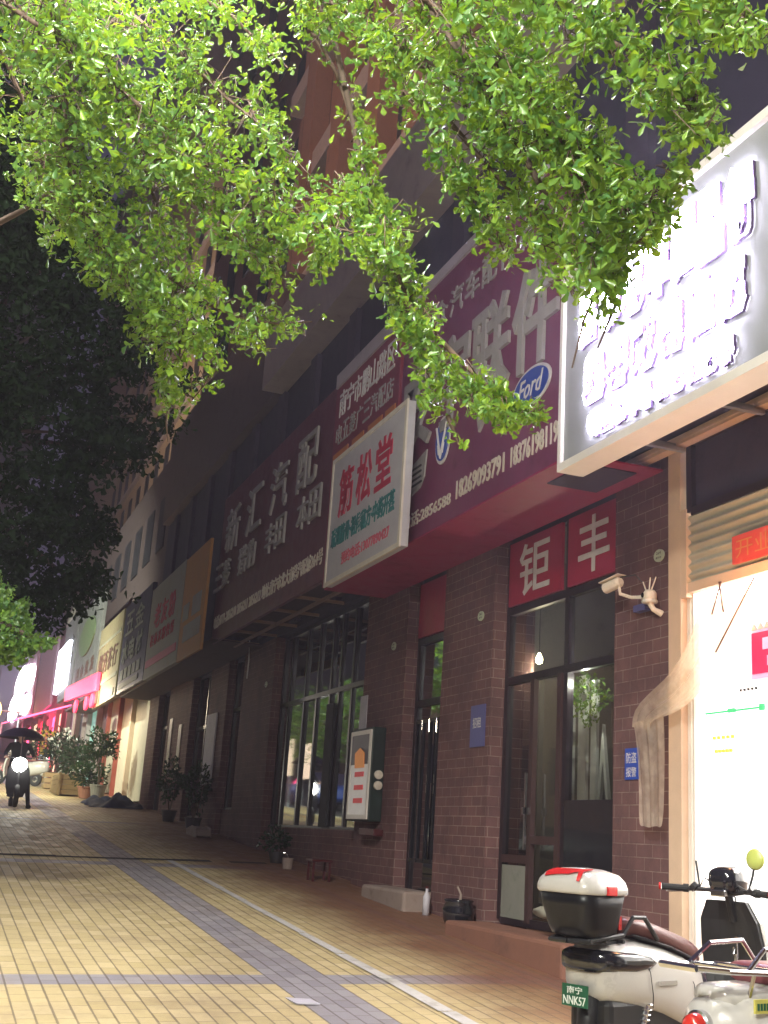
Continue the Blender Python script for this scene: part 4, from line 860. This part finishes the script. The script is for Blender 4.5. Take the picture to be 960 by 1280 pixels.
t=tag(B(2.25,2.4,7.2,7.5,gz(2.3,7.3)+.002,gz(2.3,7.3)+.008).build('paper_scrap','paper'),'pale scrap of paper lying flat on the ochre pavement','scrap'); 
# things inside bay 1
t=empty('light_bulb','bare lit light bulb hanging inside the window under the red panels','lamp'); p=onX(674,824,5.4)
MB().lathe([(0,-.05),(.03,-.035),(.036,0),(.02,.04),(.012,.06),(0,.06)],tuple(p),'z',16).build('bulb','bulb',t,smooth=True); MB().tube([(p[0],p[1],p[2]+.05),(p[0],p[1],3.05)],.005,5).build('cord','ink',t)
BULB=p
t=empty('pale_boards','tall pale boards leaning upright behind the glass right of the doors','boards')
for x0,x1,yt,yb in ((709,714,880,1000),(721,731,845,1000),(737,744,850,1000)):
    a_=onX(x0,1000,5.4); b_=onX(x1,1000,5.4); c_=onX((x0+x1)/2,yt,5.4)
    B(5.4,5.43,b_[1],a_[1],a_[2],c_[2]).build('board','pale_slat',t)
MB().poly([tuple(onX(px,py,5.4)[1:]) for px,py in ((746,1000),(753,905),(760,1000),(757,1000),(753,950),(749,1000))],5.4,5.43).build('board','pale_slat',t)
c_=onX(738,872,5.34); t=empty('reflection_foliage','green foliage behind the glass standing in for a reflected tree, above the pale boards','plant')  # added foliage in place of a lamplit tree's reflection
bush('foliage','leaf',t,tuple(c_+np.array([-.02,0,.0])),.2,.2,420,.05,77,.5)
MB().tube([(5.62,c_[1],-.6),(5.6,c_[1],.4),(5.56,c_[1],c_[2])],[.02,.015,.01],8).build('stem','twig',t); MB().lathe([(0,-.7),(.12,-.7),(.15,-.45),(.13,-.45),(0,-.48)],(5.62,c_[1],0),'z',16).build('pot','terracotta',t)
INNER=c_
t=empty('yellow_bag','pale folded bag lying at the foot of the dark kick panel','bag'); MB().rings([ell(0,.12,-.46,.03+.02*math.sin(k),4.6+.04*k,12,2.5,8.6) for k in range(5)]).build('body','s_pale',t,smooth=True)

# a car and a lit notice board on the road side: the photograph shows them in the wide window's reflection
cr=empty('parked_car','blue-grey car with lit headlights on the road, reflected in the wide window','car',(-5.4,47,gz(-5.4,47)-.13),math.radians(-90))
def c5(mb,name,m,parent=cr,**k): return mb.build(name,m,parent,**k)
def sec(x,w,z0,z1): return [(x,-w,z0),(x,-w,z0+(z1-z0)*.6),(x,-w*.9,z1),(x,w*.9,z1),(x,w,z0+(z1-z0)*.6),(x,w,z0)]
c5(MB().rings([sec(-2.1,.75,.35,.85),sec(-2.0,.84,.25,.95),sec(-1,.87,.22,.98),(sec(1.0,.87,.22,.95)),sec(1.9,.83,.25,.82),sec(2.1,.72,.35,.7)]),'body','ink_blue',bevel=.04)
c5(MB().rings([sec(-1.8,.74,.95,.97),sec(-1.3,.7,.95,1.38),sec(.2,.7,.95,1.42),sec(1.05,.72,.94,.97)]),'cabin','glass_tinted')
for x in (-1.3,1.3):
    for y in (-.8,.8): wh=c5(MB().lathe([(0,-.1),(.2,-.1),(.31,-.08),(.33,0),(.31,.08),(.2,.1),(0,.1)],(x,y,.33),'y',24),'wheel','rubber'); c5(MB().lathe([(0,-.105),(.18,-.105),(.19,.105),(0,.105)],(x,y,.33),'y',16),'rim','chrome',wh)
for y in (-.6,.6): c5(MB().lathe([(0,0),(.1,0),(.08,.05),(0,.06)],(2.03,y,.62),'x',16),'headlight','head_glow')
nb=empty('notice_board','lit white notice board on two posts at the kerb, reflected in the wide window','notice board'); zb=gz(-2.4,43)
B(-2.5,-2.42,42,44.6,zb+1.0,zb+2.3).build('board','door_glow',nb); MB().box(-2.5,-2.42,42.05,42.15,zb-.1,zb+1).box(-2.5,-2.42,44.45,44.55,zb-.1,zb+1).build('post','galvanised',nb)
# ============================================================ TREES
def leafcloud(name,mat_,parent,cents,L,per,seed,droop=.15,spread=1.0,stemdir=None):
    """rosettes of obovate leaves round every twig tip in cents"""
    g=np.random.default_rng(seed); n=len(cents); C=np.repeat(np.array(cents),per,0); N=len(C)
    ax=g.normal(size=(n,3)); ax[:,2]-=droop*2; ax/=np.linalg.norm(ax,axis=1)[:,None]
    e1=np.cross(ax,g.normal(size=(n,3))); e1/=np.linalg.norm(e1,axis=1)[:,None]; e2=np.cross(ax,e1)
    ph=(np.tile(np.arange(per),n)*2*math.pi/per+g.normal(0,.25,N)+np.repeat(g.uniform(0,6.28,n),per))
    A,E1,E2=[np.repeat(q,per,0) for q in (ax,e1,e2)]
    up=g.uniform(.15,.95,N)[:,None]
    d=E1*np.cos(ph)[:,None]+E2*np.sin(ph)[:,None]+A*up; d/=np.linalg.norm(d,axis=1)[:,None]
    base=C+A*g.uniform(-.9,.5,N)[:,None]*L*.7*spread+g.normal(0,L*.12*spread**2,(N,3))
    b=np.cross(d,A); b/=np.linalg.norm(b,axis=1)[:,None]+1e-9; b+=g.normal(0,.2,(N,3)); nn=np.cross(d,b)
    l=(L*g.uniform(.45,1.25,N))[:,None]; w=l*g.uniform(.42,.6,N)[:,None]
    cup=w*g.uniform(.05,.3,N)[:,None]
    P_=[base,base+d*l*.4+b*w*.25+nn*cup*.4,base+d*l*.74+b*w*.5+nn*cup,base+d*l*.95+b*w*.25+nn*cup*.5,base+d*l-nn*w*.12,base+d*l*.95-b*w*.25+nn*cup*.5,base+d*l*.74-b*w*.5+nn*cup,base+d*l*.4-b*w*.25+nn*cup*.4]
    V=np.stack(P_,1).reshape(-1,3); i0=np.arange(N)*8
    q=np.concatenate([np.stack([i0,i0+1,i0+2,i0+3,i0+4],1),np.stack([i0,i0+4,i0+5,i0+6,i0+7],1)],0)
    me=bpy.data.meshes.new(name); me.vertices.add(len(V)); me.vertices.foreach_set('co',V.ravel())
    me.loops.add(q.size); me.loops.foreach_set('vertex_index',q.ravel()); me.polygons.add(len(q))
    me.polygons.foreach_set('loop_start',np.arange(len(q))*5); me.polygons.foreach_set('loop_total',np.full(len(q),5)); me.update(calc_edges=True)
    me.materials.append(M[mat_]); o=bpy.data.objects.new(name,me); COL.objects.link(o)
    if parent: o.parent=parent
    return o
def noise3(p,s,seed=0):
    x,y,z=p[...,0]*s+seed,p[...,1]*s+seed*2,p[...,2]*s
    return (np.sin(x*1.7+1.3*np.sin(y*1.1+z))+np.sin(y*2.1+1.7*np.sin(z*1.3+x*.7))+np.sin(z*1.9+1.1*np.sin(x*1.5-y)))/3
# ---- near tree: long drooping sprays.  Each spray: spine points (screen px, distance m), half-width px, tips
g=np.random.default_rng(11)
sprays=[ # (points[(px,py,d)...], width, count)
 ([(-60,-40,4.6),(60,40,4.4),(150,110,4.3),(250,200,4.2),(350,270,4.1),(440,290,4.0),(500,285,3.9)],62,900),
 ([(40,-40,4.5),(85,60,4.4),(82,160,4.3),(90,250,4.3),(130,300,4.3),(170,370,4.3)],52,560),
 ([(120,60,4.6),(170,170,4.5),(200,270,4.5),(220,360,4.5),(225,450,4.5)],58,620),
 ([(180,330,4.6),(215,410,4.6),(212,470,4.6),(208,530,4.6),(210,552,4.6)],19,130),
 ([(190,330,4.4),(260,380,4.35),(310,400,4.3),(350,405,4.3),(390,402,4.2)],24,150),
 ([(210,380,4.4),(250,430,4.4),(265,470,4.4),(240,500,4.4)],30,150),
 ([(95,230,4.4),(130,310,4.4),(165,370,4.4),(200,420,4.5)],40,240),
 ([(290,420,4.5),(320,425,4.5),(322,440,4.5)],14,30),
 ([(230,220,4.4),(290,290,4.3),(330,320,4.2),(355,345,4.2)],32,170),
 ([(400,260,4.2),(405,300,4.2),(403,335,4.2)],22,70),
 ([(140,0,4.8),(220,60,4.7),(280,120,4.6),(330,160,4.5),(370,200,4.4)],48,330),
 ([(200,-30,4.9),(290,20,4.8),(330,60,4.7),(360,85,4.6)],30,150),
 ([(0,60,5.4),(40,150,5.3),(60,230,5.2),(80,280,5.2)],55,380),
 ([(0,-20,5.2),(100,20,5.2),(200,40,5.0)],60,380),
 ([(360,-30,4.4),(440,20,4.3),(500,60,4.1),(560,110,4.0),(640,190,3.8)],45,520),
 ([(390,40,4.5),(420,90,4.4),(440,150,4.3),(450,230,4.2),(475,320,4.1)],26,190),
 ([(480,-40,4.0),(560,20,3.8),(650,110,3.6),(720,210,3.5),(740,300,3.4),(715,370,3.4)],58,640),
 ([(600,-40,3.8),(700,20,3.6),(800,70,3.4),(860,130,3.3),(880,180,3.2)],55,520),
 ([(740,-40,3.5),(840,0,3.3),(900,30,3.2),(940,40,3.1)],38,220),
 ([(620,80,3.8),(700,180,3.6),(780,260,3.4),(820,250,3.3)],58,480),
 ([(720,220,3.4),(790,270,3.3),(760,330,3.3),(730,400,3.3),(715,460,3.3)],30,150),
 ([(500,110,4.0),(560,180,3.9),(590,230,3.8),(620,290,3.7),(632,318,3.7)],30,200),
 ([(560,150,3.9),(620,220,3.8),(680,280,3.7),(700,320,3.6)],36,210),
 ([(475,300,4.1),(500,350,4.0),(520,400,3.9),(560,470,3.8),(600,500,3.7),(640,530,3.7)],26,300),
 ([(540,415,3.8),(600,475,3.7),(640,505,3.7),(676,520,3.6)],13,90),
 ([(500,370,4.0),(525,430,3.9),(540,480,3.9),(545,515,3.8)],24,150),
 ([(560,520,3.75),(575,560,3.7)],6,5),
 ([(430,230,4.3),(480,270,4.2),(505,290,4.1)],24,130),
 ([(760,330,3.3),(770,380,3.3),(745,440,3.3)],13,36),
 ([(850,215,3.2),(830,260,3.2),(800,300,3.2),(770,330,3.2)],12,60),
]
cents=[]; twigs=MB(); 
for pts,w,cnt in sprays:
    pts=np.array(pts,float); seg=np.linalg.norm(np.diff(pts[:,:2],axis=0),axis=1); cum=np.r_[0,np.cumsum(seg)]/seg.sum()
    made=0; tries=0
    cnt=int(cnt*.66); w=w*1.12
    while made<cnt and tries<cnt*6:
        tries+=1
        t=g.uniform(0,1); c=np.array([np.interp(t,cum,pts[:,k]) for k in range(3)])
        ww=w*(1.1-.45*t)
        off=g.uniform(-1,1,2); off=off/max(1,np.linalg.norm(off))*ww*g.uniform(.5,1.15); px,py=c[:2]+off; dd=c[2]+g.normal(0,.2)*(w/40)
        q=np.array(P(px,py,dd))
        if noise3(q,11,3)<-.28 or noise3(q,4,8)<-.45: continue
        if 255<px<325 and 62<py<122 and g.random()<.85: continue
        if 352<px<442 and 60<py<225 and py<(px-352)*.9+175 and g.random()<.92: continue
        cents.append(q); made+=1
        if g.random()<.5:
            sp_=np.array(P(c[0],c[1],c[2])); mid=(sp_+q)/2+g.normal(0,.02,3)+np.array([0,0,.02]); twigs.tube([sp_,mid,q],[.0028,.002,.001],4,False)
    W3=[P(a,b,d) for a,b,d in pts]
    twigs.tube(W3,[.009*(1-.75*i/(len(W3)-1)) for i in range(len(W3))],6,False)
tr=empty('leafy_tree','lamplit leafy tree whose drooping sprays hang over the top of the view','tree')
leafcloud('crown','leaf',tr,cents,.0335,7,21,.2,1.45)
# visible boughs and the trunk they come from (trunk stands at the kerb, left of the view)
bo=MB()
def bough(pts,r0,r1):
    W3=[P(*p) for p in pts]; n=len(W3); bo.tube(W3,[r0+(r1-r0)*i/(n-1) for i in range(n)],8,False); return W3[0]
starts=[bough([(60,-90,4.7),(82,-10,4.5),(100,45,4.45),(92,80,4.4),(80,130,4.3),(78,180,4.3),(105,245,4.3)],.02,.006),
 bough([(100,45,4.45),(130,100,4.4),(150,145,4.3),(190,200,4.3),(240,260,4.3)],.012,.004),
 bough([(470,-100,4.2),(520,-20,4.0),(560,40,3.8),(600,95,3.7),(640,165,3.6),(690,260,3.5),(715,330,3.4)],.024,.005),
 bough([(560,40,3.8),(530,75,3.9),(600,110,3.8)],.01,.004),
 bough([(395,-60,4.5),(398,0,4.4),(420,60,4.3),(450,190,4.2),(465,270,4.1),(482,330,4.0)],.014,.006),
 bough([(-120,330,5.6),(-20,288,5.2),(30,262,4.9),(70,235,4.6)],.02,.006),
 bough([(640,-90,3.9),(690,-10,3.7),(760,60,3.5),(820,110,3.4)],.016,.005),
 bough([(190,200,4.3),(270,180,4.35),(340,230,4.3),(420,260,4.2)],.007,.003)]
TB=Vector((-1.0,2.2,gz(-1.0,2.2))); fork=Vector((-.9,2.4,3.6))
bo.build('bough','bark',tr,smooth=True); twigs.build('twig','twig',tr,smooth=True)
tk=MB(); tk.tube([TB-Vector((0,0,.2)),TB+Vector((0,0,.3)),TB+Vector((.05,0,1.6)),fork],[.22,.16,.14,.12],14)
for s_ in starts:
    v_=R3.T@np.array(s_); 
    if 0<CX+F*v_[0]/v_[2]<960 and 0<CY+F*v_[1]/v_[2]<1280: continue
    mid=(fork+s_)/2+Vector((0,0,.35)); tk.tube([fork,mid,s_],[.09,.05,.02],8,False)
tk.build('trunk','bark',tr,smooth=True)
# ---- far trees built once as a cloud of clumps
def bigtree(label,base,h,clumps,seed,mat_,L,n,name='street_tree'):
    t=empty(name,label,'tree'); g=np.random.default_rng(seed); cs=[]
    x,y=base; z0=gz(x,y)
    wts=np.array([c[3]**2 for c in clumps]); wts=wts/wts.sum()
    for c,wt in zip(clumps,wts):
        k=int(n*wt); d=g.normal(size=(k,3)); d/=np.linalg.norm(d,axis=1)[:,None]; r=g.uniform(.3,1,k)**.5
        lump=1+.35*noise3(d*2.2+np.array(c[:3]),2.0,seed)
        p=np.array(c[:3])+d*(r*lump)[:,None]*np.array([c[3],c[3],c[3]*c[4]]); cs.append(p[noise3(p,2.6,seed)>-.3])
    leafcloud('crown',mat_,t,np.concatenate(cs),L,6,seed)
    tk=MB(); tk.tube([(x,y,z0-.2),(x+.03,y,z0+1.2),(x,y+.05,h*.55),(x+.1,y+.1,h)],[.2,.15,.12,.06],12)
    for c in clumps:
        tk.tube([(x,y+.05,h*.55),((x+c[0])/2,(y+c[1])/2,(h*.6+c[2])/2+.2),(c[0],c[1],c[2])],[.08,.05,.015],7,False)
    tk.build('trunk','bark',t,smooth=True); return t
def cl(px,py,d,r,s=.8): p=P(px,py,d); return (p.x,p.y,p.z,r,s)
bigtree('dark shaded tree at the left edge, its black crown reaching over the upper walls',(-1.2,13.5),6.0,
 [cl(-20,130,11.5,.9),cl(50,230,12,.8),cl(0,260,12,.8),cl(60,330,12.5,.7),cl(-40,330,12,1.0),cl(40,420,12.5,.85),cl(120,420,13,.75),cl(60,540,13,.8),cl(130,560,13.5,.55,.6),cl(0,640,13,.8),cl(60,700,13.5,.7),cl(110,740,14,.5,.6),cl(0,740,13.5,.6),cl(170,520,13.5,.5,.6),cl(60,600,13,.5),cl(190,460,13,.45),cl(0,500,12.5,.6),cl(100,650,13.5,.5,.5),cl(40,770,14,.35),cl(230,420,13,.4)],31,'leaf_shade',.10,6800)
bigtree('small lamplit green tree low at the left edge, beyond the dark tree',(-1.3,9.0),2.6,
 [cl(-5,785,10.2,.28,.7),cl(25,800,10.2,.2,.6),cl(-30,765,10.2,.4),cl(10,815,10.2,.2,.5),cl(52,803,10.2,.1,.5),cl(12,775,10.3,.2)],32,'leaf',.055,900)
def cw(x,y,z,r,s=.8): return (x,y,z,r,s)
bigtree('first lamplit tree at the kerb, seen mainly in the narrow window',(-2.6,29),gz(0,29)+4.5,[cw(-2.6,29,4.8,1.4),cw(-3.2,30,4.1,1.1),cw(-2.2,27.8,4.0,1.0)],40,'leaf',.11,1200)
bigtree('second kerb tree farther up the road, mirrored in the wide window',(-2.9,41),gz(0,41)+3.6,[cw(-2.9,41,4.2,1.5),cw(-3.2,43,3.5,1.3),cw(-2.6,38.6,3.3,1.2),cw(-2.8,44.8,4.6,1.4),cw(-2.8,36.6,4.2,1.2)],41,'leaf',.11,2400)
# ============================================================ far street lamp
t=empty('street_lamp','small grey street lamp arm against the dim houses at the left edge','street lamp'); 
a=Vector(onX(36,832,4.3)); MB().tube([(4.4,a.y,4.0),(4.35,a.y,a.z+.2),(4.2,a.y,a.z+.45),(3.6,a.y,a.z+.5)],.05,8).build('pole','galvanised',t)
MB().box(2.9,3.6,a.y-.15,a.y+.15,a.z+.42,a.z+.54).build('lamp_head','camera_white',t,bevel=.03)
# ============================================================ LIGHT
w=bpy.data.worlds.new('World'); SC.world=w; w.use_nodes=True; nt=w.node_tree; bg=nt.nodes['Background']
sky=nt.nodes.new('ShaderNodeTexSky'); sky.sky_type='NISHITA'; sky.sun_disc=False; sky.sun_elevation=math.radians(2); sky.sun_rotation=math.radians(200); sky.ozone_density=6; sky.air_density=1.5
mx=nt.nodes.new('ShaderNodeMix'); mx.data_type='RGBA'; mx.inputs[0].default_value=.75; nt.links.new(sky.outputs[0],mx.inputs[6]); mx.inputs[7].default_value=(1.05,.82,1.5,1); nt.links.new(mx.outputs[2],bg.inputs[0]); bg.inputs[1].default_value=.052
def light(kind,name,loc,e,col,aim=None,**k):
    l=bpy.data.lights.new(name,kind); l.energy=e; l.color=col
    for a,b in k.items(): setattr(l,a,b)
    o=bpy.data.objects.new(name,l); COL.objects.link(o); o.location=loc
    if aim: o.rotation_euler=(Vector(aim)-Vector(loc)).to_track_quat('-Z','Y').to_euler()
    return o
light('SUN','moonlight',(0,0,20),.03,(.75,.8,1),(5,10,0),angle=.01)
light('POINT','street_lamp_light',(-1.3,-2.2,3.9),600,(1,.95,.84),shadow_soft_size=.25)
light('SPOT','pavement_fill',(-1.8,1.2,6.0),5200,(1,.97,.88),(1.2,7.4,-1),spot_size=math.radians(58),spot_blend=.75,shadow_soft_size=.3)  # extra spot added to brighten the pavement but not the shop fronts
light('POINT','crown_fill',(-.75,.7,2.7),820,(.98,1,.88),shadow_soft_size=.15)  # extra fill added close to the leaves, no fitting there
light('POINT','crown_lamp_light',(.45,4.2,4.5),330,(1,.98,.86),shadow_soft_size=.15)
light('SPOT','far_pavement_fill',(-1.6,24,6.5),1300,(.6,.58,1),(.3,28,.2),spot_size=math.radians(48),spot_blend=.8,shadow_soft_size=.3)  # added violet spot in place of the signs' glow on the far paving
light('AREA','shop_ceiling_light',(6.6,5.2,2.3),300,(1,.96,.9),(6.6,5.2,0),shape='RECTANGLE',size=2.5,size_y=3)
light('POINT','small_tree_fill',tuple(P(-110,740,9.7)),70,(.95,1,.9),shadow_soft_size=.1)  # fill added only to brighten the small tree's leaves
light('POINT','doorway_fill',(4.55,6.1,1.55),20,(1,.42,.16),shadow_soft_size=.12)  # added orange light imitating shop spill on the jambs
light('POINT','boards_fill',(5.14,float(INNER[1])-.25,1.42),12,(1,1,.85),shadow_soft_size=.004)  # added fill without a fitting, brightens the boards behind the glass
light('POINT','bulb_light',tuple(BULB+np.array([.0,0,-.12])),30,(1,.85,.6),shadow_soft_size=.01)
light('POINT','far_shop_light',(1.6,46,4.5),220,(.85,.8,1),shadow_soft_size=.4)
light('POINT','door_lamp_light',(3.4,33.0,3.2),220,(1,.82,.55),shadow_soft_size=.2)
light('POINT','headlight_beam',(1.78,25.9,rz_+.86),14,(1,.98,.88),shadow_soft_size=.08)
light('SPOT','kerb_lamp_light',(-5.5,27,8),16000,(.9,1,.8),(-2.8,36,3),spot_size=math.radians(110),spot_blend=.6,shadow_soft_size=.3)
light('SPOT','tan_block_light',(-3,48,16),9000,(1,.78,.55),(10,62,24),spot_size=math.radians(80),spot_blend=.5,shadow_soft_size=.8)
light('SPOT','tower_fill',(-9,10,13),6500,(1,.66,.45),(6,19,15.5),spot_size=math.radians(50),spot_blend=.6,shadow_soft_size=.5)  # added spot without a fitting, brings out the tower
hm=bpy.data.materials.new('veil_haze'); hm.use_nodes=True; hn=hm.node_tree; hn.nodes.remove(hn.nodes['Principled BSDF']); M['veil_haze']=hm
pv=hn.nodes.new('ShaderNodeVolumePrincipled'); pv.inputs['Color'].default_value=(.86,.8,.93,1); pv.inputs['Density'].default_value=.003; pv.inputs['Anisotropy'].default_value=.6
hn.links.new(pv.outputs[0],hn.nodes['Material Output'].inputs['Volume'])
tag(B(-126,126,-64,176,-9.5,63).build('veil_haze','veil_haze'),kind='stuff')  # thin volume added for lens veil, lifting shadows round the lights
# ============================================================ place each thing's origin at its base
deps=bpy.context.evaluated_depsgraph_get(); deps.update()
for o in list(SC.objects):
    if o.parent is None and o.type=='EMPTY' and o.location.length<1e-6 and o.children:
        lo=Vector((1e9,)*3); hi=-lo
        for c in o.children:
            if c.type!='MESH': continue
            for v in c.bound_box:
                for k in range(3): lo[k]=min(lo[k],v[k]); hi[k]=max(hi[k],v[k])
        b=Vector(((lo.x+hi.x)/2,(lo.y+hi.y)/2,lo.z)); o.location=b
        for c in o.children: c.matrix_parent_inverse=Matrix.Translation(-b)
# ============================================================ CAMERA
cd=bpy.data.cameras.new('camera'); cam=bpy.data.objects.new('camera',cd); COL.objects.link(cam); SC.camera=cam
r_,d_,f_=[R3@np.array(v) for v in ((1.,0,0),(0,1.,0),(0,0,1.))]
cam.matrix_world=Matrix(((r_[0],-d_[0],-f_[0],0),(r_[1],-d_[1],-f_[1],0),(r_[2],-d_[2],-f_[2],0),(0,0,0,1)))
cd.sensor_fit='VERTICAL'; cd.sensor_height=32; cd.lens=32*F/1280; cd.clip_start=.05; cd.clip_end=600
SC.render.resolution_x=768; SC.render.resolution_y=1024
SC.view_settings.view_transform='Standard'; SC.view_settings.look='None'; SC.view_settings.exposure=0.28; SC.view_settings.gamma=1
